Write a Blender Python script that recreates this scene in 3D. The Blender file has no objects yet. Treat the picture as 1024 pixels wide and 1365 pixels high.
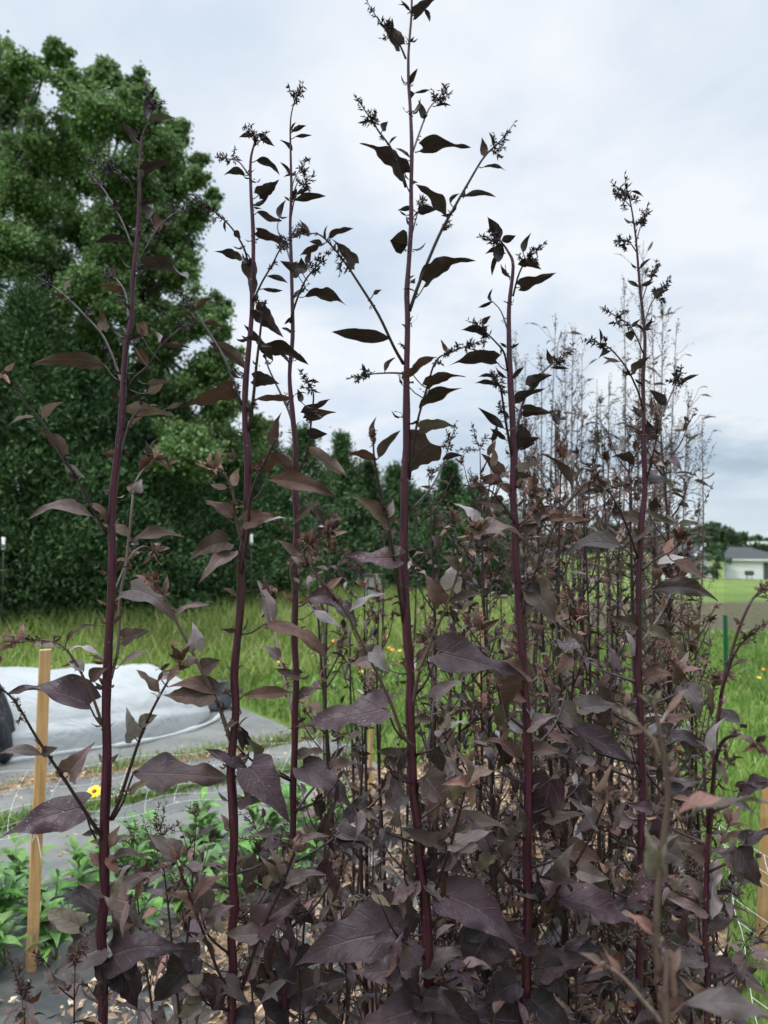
import bpy, math
import numpy as np
from mathutils import Vector
RS = np.random.RandomState
sc = bpy.context.scene
COL = sc.collection
# ---------------------------------------------------------------- camera
PITCH = math.radians(1.8); CAMZ = 1.45; F = 1025.0
cam = bpy.data.cameras.new('camera'); camo = bpy.data.objects.new('camera', cam); COL.objects.link(camo)
sc.camera = camo
camo.location = (0, 0, CAMZ); camo.rotation_euler = (math.radians(90) + PITCH, 0, 0)
cam.sensor_fit = 'VERTICAL'; cam.sensor_height = 36.0; cam.lens = 36.0 * F / 1365.0
cam.clip_start = 0.02; cam.clip_end = 4000
cam.dof.use_dof = True; cam.dof.focus_distance = 1.15; cam.dof.aperture_fstop = 6.8
# ---------------------------------------------------------------- sky and sun
SUN_EL = math.radians(58); SUN_AZ = math.radians(-125)     # azimuth from +Y towards +X
w = bpy.data.worlds.new('World'); sc.world = w; w.use_nodes = True
nt = w.node_tree; nt.nodes.clear()
def N(t, ty, **kw):
    n = t.nodes.new(ty)
    for k, v in kw.items(): setattr(n, k, v)
    return n
sky = N(nt, 'ShaderNodeTexSky', sky_type='NISHITA', sun_disc=False)
sky.sun_elevation = SUN_EL; sky.sun_rotation = SUN_AZ; sky.air_density = 1.0; sky.dust_density = 2.0
skb = N(nt, 'ShaderNodeVectorMath', operation='SCALE'); skb.inputs['Scale'].default_value = 0.10
nt.links.new(sky.outputs[0], skb.inputs[0])
tc = N(nt, 'ShaderNodeTexCoord'); sep = N(nt, 'ShaderNodeSeparateXYZ'); nt.links.new(tc.outputs['Generated'], sep.inputs[0])
def M_(t, op, a, b=None, c=None, clamp=False):
    n = t.nodes.new('ShaderNodeMath'); n.operation = op; n.use_clamp = clamp
    for i, x in enumerate((a, b, c)):
        if x is None: continue
        if isinstance(x, (int, float)): n.inputs[i].default_value = x
        else: t.links.new(x, n.inputs[i])
    return n.outputs[0]
zz = M_(nt, 'ADD', M_(nt, 'MAXIMUM', sep.outputs[2], 0.0), 0.22)
cx = M_(nt, 'DIVIDE', sep.outputs[0], zz); cy = M_(nt, 'DIVIDE', sep.outputs[1], zz)
cmb = N(nt, 'ShaderNodeCombineXYZ'); nt.links.new(cx, cmb.inputs[0]); nt.links.new(cy, cmb.inputs[1])
def noise(t, vec, scale, detail=4, rough=0.55, dist=0.0, off=None):
    n = t.nodes.new('ShaderNodeTexNoise'); n.inputs['Scale'].default_value = scale
    n.inputs['Detail'].default_value = detail; n.inputs['Roughness'].default_value = rough; n.inputs['Distortion'].default_value = dist
    if off is not None:
        m = t.nodes.new('ShaderNodeVectorMath'); m.operation = 'ADD'; m.inputs[1].default_value = off
        t.links.new(vec, m.inputs[0]); vec = m.outputs[0]
    if vec is not None: t.links.new(vec, n.inputs['Vector'])
    return n.outputs['Fac']
def ramp(t, fac, stops, interp='LINEAR'):
    n = t.nodes.new('ShaderNodeValToRGB'); n.color_ramp.interpolation = interp
    e = n.color_ramp.elements
    while len(e) < len(stops): e.new(0.5)
    for i, (p, c) in enumerate(stops):
        e[i].position = p; e[i].color = (c[0], c[1], c[2], 1) if not isinstance(c, (int, float)) else (c, c, c, 1)
    t.links.new(fac, n.inputs[0]); return n.outputs[0]
def mixc(t, fac, a, b, mode='MIX'):
    n = t.nodes.new('ShaderNodeMix'); n.data_type = 'RGBA'; n.blend_type = mode
    for i, x in ((0, fac), (6, a), (7, b)):
        if isinstance(x, (int, float)): n.inputs[i].default_value = x
        elif isinstance(x, (tuple, list)): n.inputs[i].default_value = (x[0], x[1], x[2], 1)
        else: t.links.new(x, n.inputs[i])
    return n.outputs[2]
n1 = noise(nt, cmb.outputs[0], 0.8, 6, 0.5, 0.3, (3.1, 7.7, 0))
n2 = noise(nt, cmb.outputs[0], 1.7, 5, 0.55, 0.3, (11.3, 2.2, 0))
nn = M_(nt, 'ADD', M_(nt, 'MULTIPLY', n1, 0.62), M_(nt, 'MULTIPLY', n2, 0.38))
hi = ramp(nt, nn, [(0.43, (0.55, 0.645, 0.77)), (0.49, (0.66, 0.735, 0.83)), (0.56, (0.82, 0.85, 0.895))])
lo = ramp(nt, nn, [(0.43, (0.36, 0.45, 0.55)), (0.50, (0.54, 0.63, 0.72)), (0.56, (0.74, 0.79, 0.84))])
band = M_(nt, 'MULTIPLY', ramp(nt, sep.outputs[2], [(0.02, 0), (0.09, 1), (0.17, 1), (0.30, 0)]),
          ramp(nt, M_(nt, 'ADD', M_(nt, 'MULTIPLY', sep.outputs[0], 0.5), 0.5), [(0.5, 0.0), (0.62, 0.55), (0.72, 1)]))
cl = mixc(nt, band, hi, lo)
hor = ramp(nt, sep.outputs[2], [(0.0, 0.55), (0.10, 0.0)])
cl = mixc(nt, hor, cl, (0.50, 0.62, 0.68))
mx = mixc(nt, 0.93, skb.outputs[0], cl)
# overcast sky brightens towards the zenith, extra boost added above view to light scene
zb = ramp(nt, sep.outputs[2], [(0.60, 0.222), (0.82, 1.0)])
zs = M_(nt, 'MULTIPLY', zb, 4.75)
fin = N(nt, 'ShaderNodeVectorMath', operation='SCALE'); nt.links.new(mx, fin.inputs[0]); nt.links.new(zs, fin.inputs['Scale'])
bg = N(nt, 'ShaderNodeBackground'); bg.inputs['Strength'].default_value = 1.0
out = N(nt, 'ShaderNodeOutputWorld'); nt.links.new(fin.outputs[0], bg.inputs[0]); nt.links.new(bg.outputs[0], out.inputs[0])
sl = bpy.data.lights.new('sun', 'SUN'); sl.energy = 1.5; sl.angle = math.radians(14); sl.color = (1.0, 0.96, 0.9)
so = bpy.data.objects.new('sun', sl); COL.objects.link(so)
sd = Vector((math.sin(SUN_AZ) * math.cos(SUN_EL), math.cos(SUN_AZ) * math.cos(SUN_EL), math.sin(SUN_EL)))
so.rotation_euler = sd.to_track_quat('Z', 'Y').to_euler()
sc.view_settings.view_transform = 'Standard'; sc.view_settings.look = 'None'; sc.view_settings.exposure = 0.15; sc.view_settings.gamma = 1
# ---------------------------------------------------------------- geometry of the view -> world points
def V(*a): return np.array(a, float)
def P(px, py, d):
    xc = (px - 512.0) / F * d; yc = (682.5 - py) / F * d
    return V(xc, d * math.cos(PITCH) - yc * math.sin(PITCH), CAMZ + d * math.sin(PITCH) + yc * math.cos(PITCH))
def sstep(a, b, x):
    t = np.clip((np.asarray(x, float) - a) / (b - a), 0, 1); return t * t * (3 - 2 * t)
def tz(x, y):                                    # height of the terrain
    x = np.asarray(x, float); y = np.asarray(y, float)
    near = np.clip(y - 9, 0, 111) * 0.047 + np.clip(y - 120, 0, 130) * 0.03
    return -near * sstep(-3, 7, x) - np.clip(y - 30, 0, 200) * 0.02 * (1 - sstep(-3, 7, x))
def G(px, py, z=None):                           # ground point under a pixel
    d = 3.0
    a = P(px, py, 1.0) - V(0, 0, CAMZ)
    zt = 0.0 if z is None else z
    for _ in range(40):
        t = (zt - CAMZ) / a[2]; p = a * t + V(0, 0, CAMZ)
        if z is not None: return p
        zt = 0.5 * zt + 0.5 * float(tz(p[0], p[1]))
    return p
def nrm(v):
    v = np.asarray(v, float); n = np.linalg.norm(v); return v / n if n > 1e-9 else V(0, 0, 1)
# ---------------------------------------------------------------- mesh building
class MB:
    def __init__(s): s.v = []; s.q = []; s.t = []; s.uv = []; s.n = 0; s.qm = []; s.tm = []
    def add(s, v, quads=None, tris=None, uv=None, mat=0):
        v = np.asarray(v, float).reshape(-1, 3); k = len(v)
        s.v.append(v); s.uv.append(np.zeros((k, 2)) if uv is None else np.asarray(uv, float).reshape(-1, 2))
        if quads is not None and len(quads):
            q = np.asarray(quads, int).reshape(-1, 4) + s.n; s.q.append(q); s.qm.append(np.full(len(q), mat))
        if tris is not None and len(tris):
            t = np.asarray(tris, int).reshape(-1, 3) + s.n; s.t.append(t); s.tm.append(np.full(len(t), mat))
        s.n += k
    def build(s, name, mats, parent=None, smooth=True):
        me = bpy.data.meshes.new(name)
        v = np.concatenate(s.v); uv = np.concatenate(s.uv)
        if parent is not None and parent.get('_o') is not None: pass
        org = ORG.get(parent.name, V(0, 0, 0)) if parent is not None else V(0, 0, 0)
        v = v - org
        q = np.concatenate(s.q) if s.q else np.zeros((0, 4), int); t = np.concatenate(s.t) if s.t else np.zeros((0, 3), int)
        me.vertices.add(len(v)); me.vertices.foreach_set('co', v.ravel())
        li = np.concatenate([q.ravel(), t.ravel()]).astype(np.int32)
        me.loops.add(len(li)); me.loops.foreach_set('vertex_index', li)
        nf = len(q) + len(t); me.polygons.add(nf)
        st = np.concatenate([np.arange(len(q)) * 4, len(q) * 4 + np.arange(len(t)) * 3]).astype(np.int32)
        me.polygons.foreach_set('loop_start', st)
        me.polygons.foreach_set('loop_total', np.concatenate([np.full(len(q), 4), np.full(len(t), 3)]).astype(np.int32))
        mi = np.concatenate([np.concatenate(s.qm) if s.qm else np.zeros(0), np.concatenate(s.tm) if s.tm else np.zeros(0)]).astype(np.int32)
        me.polygons.foreach_set('material_index', mi)
        me.polygons.foreach_set('use_smooth', np.full(nf, smooth))
        l = me.uv_layers.new(name='UVMap'); l.data.foreach_set('uv', uv[li].ravel())
        if not isinstance(mats, (list, tuple)): mats = [mats]
        for m in mats: me.materials.append(m)
        me.update(calc_edges=True)
        o = bpy.data.objects.new(name, me); COL.objects.link(o)
        if parent is not None:
            o.parent = parent; ORG[o.name] = org
        return o
ORG = {}
def thing(name, loc, label, cat, group=None, kind=None):
    o = bpy.data.objects.new(name, None); COL.objects.link(o); o.empty_display_size = 0.1
    o.location = tuple(loc); ORG[o.name] = np.asarray(loc, float)
    tag(o, label, cat, group, kind); return o
def tag(o, label=None, cat=None, group=None, kind=None):
    if label: o['label'] = label
    if cat: o['category'] = cat
    if group: o['group'] = group
    if kind: o['kind'] = kind
    return o
def smooth_line(pts, rad, step=4):
    pts = np.asarray(pts, float); rad = np.asarray(rad, float); n = len(pts)
    if n < 3: return pts, rad
    e = np.vstack([2 * pts[0] - pts[1], pts, 2 * pts[-1] - pts[-2]])
    P_, R_ = [], []
    for i in range(n - 1):
        a, b, c, d = e[i], e[i + 1], e[i + 2], e[i + 3]
        for k in range(step):
            t = k / step
            P_.append(0.5 * ((2 * b) + (-a + c) * t + (2 * a - 5 * b + 4 * c - d) * t * t + (-a + 3 * b - 3 * c + d) * t ** 3))
            R_.append(rad[i] * (1 - t) + rad[i + 1] * t)
    P_.append(pts[-1]); R_.append(rad[-1])
    return np.array(P_), np.array(R_)
def tube(mb, pts, rad, sides=6, mat=0, rib=0.0, step=3, smooth=True):
    pts = np.asarray(pts, float); rad = np.broadcast_to(np.asarray(rad, float), (len(pts),))
    if smooth: pts, rad = smooth_line(pts, rad, step)
    n = len(pts)
    tg = np.gradient(pts, axis=0); tg /= np.linalg.norm(tg, axis=1)[:, None] + 1e-12
    ref = V(0, 1, 0) if abs(tg[0][1]) < 0.9 else V(1, 0, 0)
    u = nrm(np.cross(tg[0], ref)); vs = []
    ang = np.arange(sides) * 2 * math.pi / sides
    rr = 1 + rib * np.where(np.arange(sides) % 2 == 0, 1, -1)
    for i in range(n):
        u = nrm(u - tg[i] * np.dot(u, tg[i])); w_ = np.cross(tg[i], u)
        vs.append(pts[i] + rad[i] * rr[:, None] * (np.cos(ang)[:, None] * u + np.sin(ang)[:, None] * w_))
    vs = np.concatenate(vs)
    i, j = np.meshgrid(np.arange(n - 1), np.arange(sides), indexing='ij'); j2 = (j + 1) % sides
    q = np.stack([i * sides + j, i * sides + j2, (i + 1) * sides + j2, (i + 1) * sides + j], -1).reshape(-1, 4)
    L = np.concatenate([[0], np.cumsum(np.linalg.norm(np.diff(pts, axis=0), axis=1))])
    uv = np.stack([np.tile(np.arange(sides) / sides, n), np.repeat(L, sides)], -1)
    k = len(vs); caps = [[0, (a + 1) % sides, a] for a in range(1, sides - 1)]
    tr = [[0, a + 1, a] for a in range(1, sides - 1)] + [[(n - 1) * sides, (n - 1) * sides + a, (n - 1) * sides + a + 1] for a in range(1, sides - 1)]
    mb.add(vs, q, tr, uv, mat)
BQ = [[0, 3, 2, 1], [4, 5, 6, 7], [0, 1, 5, 4], [1, 2, 6, 5], [2, 3, 7, 6], [3, 0, 4, 7]]
def box(mb, lo, hi, mat=0, M=None):
    x0, y0, z0 = lo; x1, y1, z1 = hi
    v = np.array([(x0, y0, z0), (x1, y0, z0), (x1, y1, z0), (x0, y1, z0), (x0, y0, z1), (x1, y0, z1), (x1, y1, z1), (x0, y1, z1)], float)
    if M is not None: v = M(v)
    mb.add(v, BQ, mat=mat)
# ---------------------------------------------------------------- materials
def mat(name, rough=0.6, spec=0.3):
    m = bpy.data.materials.new(name); m.use_nodes = True; t = m.node_tree; b = t.nodes['Principled BSDF']
    b.inputs['Roughness'].default_value = rough; b.inputs['Specular IOR Level'].default_value = spec
    return m, t, b
def bump(t, b, h, strength=0.3, dist=0.01):
    n = t.nodes.new('ShaderNodeBump'); n.inputs['Strength'].default_value = strength; n.inputs['Distance'].default_value = dist
    t.links.new(h, n.inputs['Height']); t.links.new(n.outputs[0], b.inputs['Normal'])
def objco(t): return t.nodes.new('ShaderNodeTexCoord').outputs['Object']
def geopos(t): return t.nodes.new('ShaderNodeNewGeometry').outputs['Position']
def leafmat(name, top, under, vein, rough=0.5, spec=0.35, bloom=0.25, transl=0.12, var=0.3, veinamt=0.5):
    m, t, b = mat(name, rough, spec)
    uv = t.nodes.new('ShaderNodeUVMap').outputs[0]; s = t.nodes.new('ShaderNodeSeparateXYZ'); t.links.new(uv, s.inputs[0])
    a = M_(t, 'ABSOLUTE', M_(t, 'MULTIPLY', M_(t, 'SUBTRACT', s.outputs[0], 0.5), 2.0)); v = s.outputs[1]
    nz = noise(t, objco(t), 30, 3)
    mid = ramp(t, a, [(0.02, 1), (0.075, 0)])
    ph = M_(t, 'FRACT', M_(t, 'ADD', M_(t, 'MULTIPLY', M_(t, 'SUBTRACT', v, M_(t, 'MULTIPLY', a, 0.24)), 6.5), M_(t, 'MULTIPLY', nz, 0.5)))
    tri = M_(t, 'ABSOLUTE', M_(t, 'SUBTRACT', ph, 0.5))
    lat = M_(t, 'MULTIPLY', ramp(t, tri, [(0.01, 1), (0.065, 0)]), ramp(t, a, [(0.55, 1), (0.95, 0)]))
    vn = M_(t, 'MAXIMUM', mid, M_(t, 'MULTIPLY', lat, 0.75), clamp=True)
    g = t.nodes.new('ShaderNodeNewGeometry'); oi = t.nodes.new('ShaderNodeObjectInfo')
    rnd = M_(t, 'FRACT', M_(t, 'ADD', oi.outputs['Random'], g.outputs['Random Per Island']))
    col = mixc(t, g.outputs['Backfacing'], top, under)
    col = mixc(t, M_(t, 'MULTIPLY', vn, veinamt), col, vein)
    mott = ramp(t, noise(t, objco(t), 45, 4, 0.65), [(0.3, 0.72), (0.7, 1.35)])
    col = mixc(t, 1.0, col, mott, 'MULTIPLY')
    bro = ramp(t, noise(t, objco(t), 11, 5, .7), [(.52, 0), (.68, .55)])
    col = mixc(t, bro, col, tuple(.55 * x + y for x, y in zip(top, (.030, .019, .008))))
    sp = ramp(t, noise(t, objco(t), 330, 2, 0.6), [(0.66, 0), (0.75, 1)])
    bl = M_(t, 'MULTIPLY', M_(t, 'MULTIPLY', sp, bloom), ramp(t, noise(t, objco(t), 14, 2), [(0.45, 0), (0.65, 1)]))
    col = mixc(t, bl, col, (0.42, 0.38, 0.40))
    h = t.nodes.new('ShaderNodeHueSaturation'); t.links.new(col, h.inputs['Color'])
    t.links.new(M_(t, 'ADD', 1 - var * 0.8, M_(t, 'MULTIPLY', rnd, 2 * var)), h.inputs['Value'])
    t.links.new(M_(t, 'ADD', 0.485, M_(t, 'MULTIPLY', oi.outputs['Random'], 0.03)), h.inputs['Hue'])
    t.links.new(M_(t, 'ADD', 0.8, M_(t, 'MULTIPLY', rnd, 0.4)), h.inputs['Saturation'])
    col = h.outputs[0]; t.links.new(col, b.inputs['Base Color'])
    bump(t, b, M_(t, 'ADD', M_(t, 'MULTIPLY', vn, -0.6), M_(t, 'MULTIPLY', noise(t, objco(t), 70, 3), 0.8)), 0.65, 0.003)
    if transl:
        tr = t.nodes.new('ShaderNodeBsdfTranslucent'); t.links.new(col, tr.inputs[0]); ms = t.nodes.new('ShaderNodeMixShader')
        ms.inputs[0].default_value = transl; t.links.new(b.outputs[0], ms.inputs[1]); t.links.new(tr.outputs[0], ms.inputs[2])
        t.links.new(ms.outputs[0], t.nodes['Material Output'].inputs[0])
    return m
LM = {
 'd': leafmat('leaf_dark_purple', (0.028, 0.0175, 0.0195), (0.040, 0.024, 0.0215), (0.120, 0.088, 0.088), 0.46, 0.24),
 'u': leafmat('leaf_purple', (0.038, 0.0215, 0.027), (0.044, 0.026, 0.025), (0.13, 0.085, 0.10), 0.42, 0.28, 1.1),
 'b': leafmat('leaf_brown', (0.066, 0.041, 0.033), (0.060, 0.036, 0.029), (0.13, 0.085, 0.07), 0.6, 0.2, 0.1),
 'p': leafmat('leaf_pale_mauve', (0.20, 0.17, 0.175), (0.24, 0.205, 0.205), (0.42, 0.38, 0.40), 0.5, 0.4, 0.5, 0.1, 0.25),
 'g': leafmat('leaf_grey_mauve', (0.090, 0.064, 0.062), (0.140, 0.105, 0.096), (0.25, 0.21, 0.205), 0.5, 0.28, 0.5),
 'r': leafmat('leaf_rust', (0.155, 0.090, 0.072), (0.21, 0.13, 0.108), (0.24, 0.165, 0.14), 0.55, 0.3, 0.1, 0.2, 0.35, 0.3),
 'o': leafmat('leaf_olive', (0.075, 0.062, 0.040), (0.085, 0.065, 0.05), (0.15, 0.13, 0.09), 0.5, 0.35, 0.1, 0.2),
 'n': leafmat('leaf_near_black', (0.022, 0.013, 0.016), (0.022, 0.012, 0.013), (0.04, 0.026, 0.028), 0.5, 0.3, 0.0, 0.10, 0.3, 0.25),
 'y': leafmat('leaf_pale_green', (0.13, 0.115, 0.082), (0.17, 0.15, 0.115), (0.26, 0.24, 0.19), 0.5, 0.35, 0.1, 0.2),
}
def stemmat(name, c0, c1, c2, rough=0.4):
    m, t, b = mat(name, rough, 0.45)
    uv = t.nodes.new('ShaderNodeUVMap').outputs[0]
    mp = t.nodes.new('ShaderNodeMapping'); mp.inputs['Scale'].default_value = (14, 5, 1); t.links.new(uv, mp.inputs[0])
    st = noise(t, mp.outputs[0], 2.2, 3, 0.6)
    bl = noise(t, objco(t), 9, 3)
    col = mixc(t, ramp(t, st, [(0.42, 0), (0.56, 1)]), c0, c1)
    col = mixc(t, ramp(t, bl, [(0.48, 0), (0.72, 0.5)]), col, c2)
    pk = ramp(t, noise(t, objco(t), 260, 2), [(0.70, 0), (0.76, 0.55)])
    col = mixc(t, pk, col, (0.35, 0.27, 0.27))
    t.links.new(col, b.inputs['Base Color']); bump(t, b, st, 0.5, 0.002)
    return m
SM = {
 'm': stemmat('stem_magenta', (0.011, 0.0025, 0.006), (0.080, 0.009, 0.034), (0.050, 0.018, 0.018)),
 'k': stemmat('stem_dark', (0.014, 0.005, 0.008), (0.032, 0.011, 0.016), (0.03, 0.018, 0.018)),
 'n': stemmat('stem_brown', (0.075, 0.045, 0.042), (0.12, 0.075, 0.065), (0.10, 0.085, 0.06)),
 'l': stemmat('stem_tan', (0.20, 0.14, 0.12), (0.30, 0.22, 0.18), (0.25, 0.22, 0.15)),
 'g': stemmat('stem_green', (0.16, 0.17, 0.09), (0.22, 0.22, 0.13), (0.2, 0.14, 0.1)),
}
# ---------------------------------------------------------------- plant pieces
PROF = {
 'h': ([0, .05, .12, .22, .38, .55, .72, .86, 1], [.50, .86, 1.0, .93, .76, .55, .34, .16, 0]),
 'o': ([0, .08, .2, .35, .5, .65, .8, .92, 1], [.12, .55, .92, 1.0, .88, .66, .38, .14, 0]),
 'l': ([0, .1, .25, .42, .6, .75, .88, 1], [.10, .5, .9, 1.0, .84, .55, .25, 0]),
}
def leaf(mb, A, B, T, n, W, prof='h', arch=0.08, fold=0.25, wave=0.05, rng=None, mat=0, nu=7, nv=11, pr=0.0012, pmat=None, side=0.0):
    ax = T - B; L = np.linalg.norm(ax); a = ax / (L + 1e-9)
    n = nrm(n - a * np.dot(n, a)); s = np.cross(a, n)
    v = np.linspace(0, 1, nv) ** 0.92; u = np.linspace(-1, 1, nu)
    hw = np.interp(v, *PROF[prof]) * W / 2
    ph, fr = rng.uniform(0, 6.28), rng.uniform(7, 13)
    UU, VV = np.meshgrid(u, v); HW = hw[:, None] + 0 * UU
    C = B + ax * v[:, None] + n * (arch * L * 4 * v * (1 - v))[:, None] + s * (side * L * 4 * v * (1 - v))[:, None]
    C = C - n * (rng.uniform(0, .22) * L * v ** 3)[:, None]
    wv = wave * L * (np.sin(ph + VV * fr + np.sign(UU) * 1.4) + .18 * np.sin(ph * 3 + VV * fr * 2.6 + np.sign(UU))) * UU ** 2 * np.sin(np.pi * np.clip(VV, 0, 1)) ** 0.7
    jag = 1 + (0.06 if prof == 'h' else 0.02) * np.sin(VV * fr * 2.3 + ph * 2 + UU * 2) * np.abs(UU)
    cur = 0.20 * np.sin(ph * 1.7) * UU ** 2
    pos = C[:, None, :] + s * (UU * HW * jag)[..., None] + n * (fold * np.abs(UU) * HW + wv + cur * HW)[..., None]
    if nv > 20: pos = pos + n * (.011 * L * np.sin(6.283 * 6.5 * (VV - np.abs(UU) * .24)) * np.abs(UU) ** .6 * (1 - np.abs(UU) * .5) * (1 - VV))[..., None]
    if prof == 'h': pos = pos - a * (0.10 * L * np.abs(UU) ** 1.6 * (1 - VV) ** 8)[..., None]
    i, j = np.meshgrid(np.arange(nv - 1), np.arange(nu - 1), indexing='ij')
    q = np.stack([i * nu + j, i * nu + j + 1, (i + 1) * nu + j + 1, (i + 1) * nu + j], -1).reshape(-1, 4)
    mb.add(pos.reshape(-1, 3), q, None, np.stack([UU * .5 + .5, VV], -1).reshape(-1, 2), mat)
    if A is not None and np.linalg.norm(A - B) > 1e-4 and pmat is not None:
        m = (A + B) / 2 - V(0, 0, 0.12 * np.linalg.norm(A - B)); e = B + a * 0.05 * L + n * (arch * L * .19)
        tube(mb, [A, m, B, e], [pr * 1.3, pr, pr, pr * .5], 4, pmat, step=2)
BUD = np.array([(0, 0, 0), (.5, 0, .45), (0, .5, .45), (-.5, 0, .45), (0, -.5, .45), (0, 0, 1.0)])
BUDT = [[0, 2, 1], [0, 3, 2], [0, 4, 3], [0, 1, 4], [5, 1, 2], [5, 2, 3], [5, 3, 4], [5, 4, 1]]
def frame_for(D):
    D = D / (np.linalg.norm(D, axis=-1, keepdims=True) + 1e-9)
    r = np.where(np.abs(D[:, 2:3]) < 0.9, V(0, 0, 1)[None], V(1, 0, 0)[None])
    u = np.cross(D, r); u /= np.linalg.norm(u, axis=1, keepdims=True); w_ = np.cross(D, u); return u, w_, D
def buds(mb, pos, dirs, length, width, mat=0):
    pos = np.asarray(pos, float); k = len(pos)
    if not k: return
    u, w_, D = frame_for(np.asarray(dirs, float)); length = np.broadcast_to(length, (k,)); width = np.broadcast_to(width, (k,))
    v = pos[:, None, :] + BUD[None, :, 0:1] * u[:, None] * width[:, None, None] + BUD[None, :, 1:2] * w_[:, None] * width[:, None, None] + BUD[None, :, 2:3] * D[:, None] * length[:, None, None]
    t = (np.array(BUDT)[None] + (np.arange(k) * 6)[:, None, None]).reshape(-1, 3)
    mb.add(v.reshape(-1, 3), None, t, None, mat)
def spike(mb, base, d, L, rng, bud=0.0035, mat=0, smat=1, dens=1.0, curve=0.15):
    """flower spike: a thin axis, short side spikes, small buds all along"""
    d = nrm(d); n = 5; c = rng.normal(0, curve, 3); pts = [base + d * L * t + c * L * t * t for t in np.linspace(0, 1, n)]
    tube(mb, pts, np.linspace(0.0009, 0.0004, n), 3, smat, step=1)
    k = max(5, int(L / bud * 1.3 * dens)); t = np.sort(rng.uniform(0.08, 1, k))
    pos = np.array([base + d * L * x + c * L * x * x for x in t]); dr = rng.normal(0, 1, (k, 3)) + d * 1.0
    sz = bud * rng.uniform(.7, 1.5, k) * (1.25 - 0.5 * t)
    buds(mb, pos, dr, sz * 2.5, sz * .62, mat)
    for _ in range(int(3 + L / 0.012 * dens)):                 # short side spikes
        x = rng.uniform(0.1, .85); p = base + d * L * x + c * L * x * x; dd = nrm(rng.normal(0, .8, 3) + d * .8); l = L * rng.uniform(.12, .3) * (1.1 - x)
        kk = max(3, int(l / bud * 1.4)); tt = np.linspace(.1, 1, kk)
        buds(mb, p + dd * l * tt[:, None], rng.normal(0, .6, (kk, 3)) + dd, bud * 2.2, bud * .62, mat)
def tuft(mb, base, d, L, rng, mats, k=8, smat=1, up=0.5):
    """a young shoot tip: radiating narrow bract leaves with buds in the middle"""
    for _ in range(k):
        dd = nrm(rng.normal(0, 1, 3) + nrm(d) * 1.1 + V(0, 0, up)); l = L * rng.uniform(.5, 1.1)
        leaf(mb, None, base + dd * l * .05, base + dd * l, rng.normal(0, 1, 3) + V(0, 0, .8), l * rng.uniform(.2, .42), 'l', rng.uniform(-.15, .2), .4, .05, rng, int(mats[rng.randint(len(mats))]), 3, 6)
    kk = int(k * 1.6); buds(mb, base + rng.normal(0, L * .13, (kk, 3)) + nrm(d) * L * .15, rng.normal(0, 1, (kk, 3)) + d, L * .16, L * .06, mat=mats[0])
MATS = ['d', 'u', 'b', 'p', 'g', 'r', 'o', 'n', 'y']; MI = {k: i for i, k in enumerate(MATS)}
ALLM = [LM[k] for k in MATS] + [SM[k] for k in 'mknlg']
SI = {k: len(MATS) + i for i, k in enumerate('mknlg')}
CAMP = V(0, 0, CAMZ)
def compact(o):
    """keep only the material slots a mesh uses"""
    me = o.data; n = len(me.polygons); mi = np.zeros(n, np.int32); me.polygons.foreach_get('material_index', mi)
    us = np.unique(mi); ms = [me.materials[int(i)] for i in us]; me.materials.clear()
    for m in ms: me.materials.append(m)
    me.polygons.foreach_set('material_index', np.searchsorted(us, mi).astype(np.int32)); return o
def view_leaf(parent, A, bx, by, tx, ty, w_, d0, d1, kind, rng, prof, pmat, name='leaf', res=(7, 12)):
    """a leaf whose blade runs between two sighted points at depths d0, d1 and shows width w_"""
    B, T = P(bx, by, d0), P(tx, ty, d1); d = (d0 + d1) / 2; L = np.linalg.norm(T - B); W = w_ / F * d
    nat = max(W * 1.06, {'h': .46, 'o': .44, 'l': .27}[prof] * L * (1 if w_ > 9 else .7)); c = min(W / nat, .97)
    a = nrm(T - B); f = (B + T) / 2 - CAMP; f = nrm(f - a * np.dot(f, a)); g = np.cross(a, f)
    if g[2] < 0: g = -g
    s = math.sqrt(1 - c * c)
    n = (f if (by + ty) / 2 < 640 else -f) * c + g * s
    mb = MB(); leaf(mb, A, B, T, n, nat, prof, rng.uniform(.0, .16), rng.uniform(.10, .42), rng.uniform(.02, .05) if w_ < 16 else rng.uniform(.03, .075), rng, MI[kind], res[0] + (4 if w_ > 22 else 0), res[1] + (26 if w_ > 22 else 3), max(.0007, min(.0022, L * .011)), SI[pmat], rng.uniform(-.10, .10))
    return compact(mb.build(name, ALLM, parent))
def nearest(poly, dep, x, y):
    best = (1e9, 0, 0, 0)
    for i in range(len(poly) - 1):
        a, b = V(*poly[i][:2]), V(*poly[i + 1][:2]); t = np.clip(np.dot(V(x, y) - a, b - a) / (np.dot(b - a, b - a) + 1e-9), 0, 1)
        q = a + (b - a) * t; r = np.linalg.norm(q - V(x, y))
        if r < best[0]: best = (r, q[0], q[1], dep[i] * (1 - t) + dep[i + 1] * t)
    return best
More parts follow.
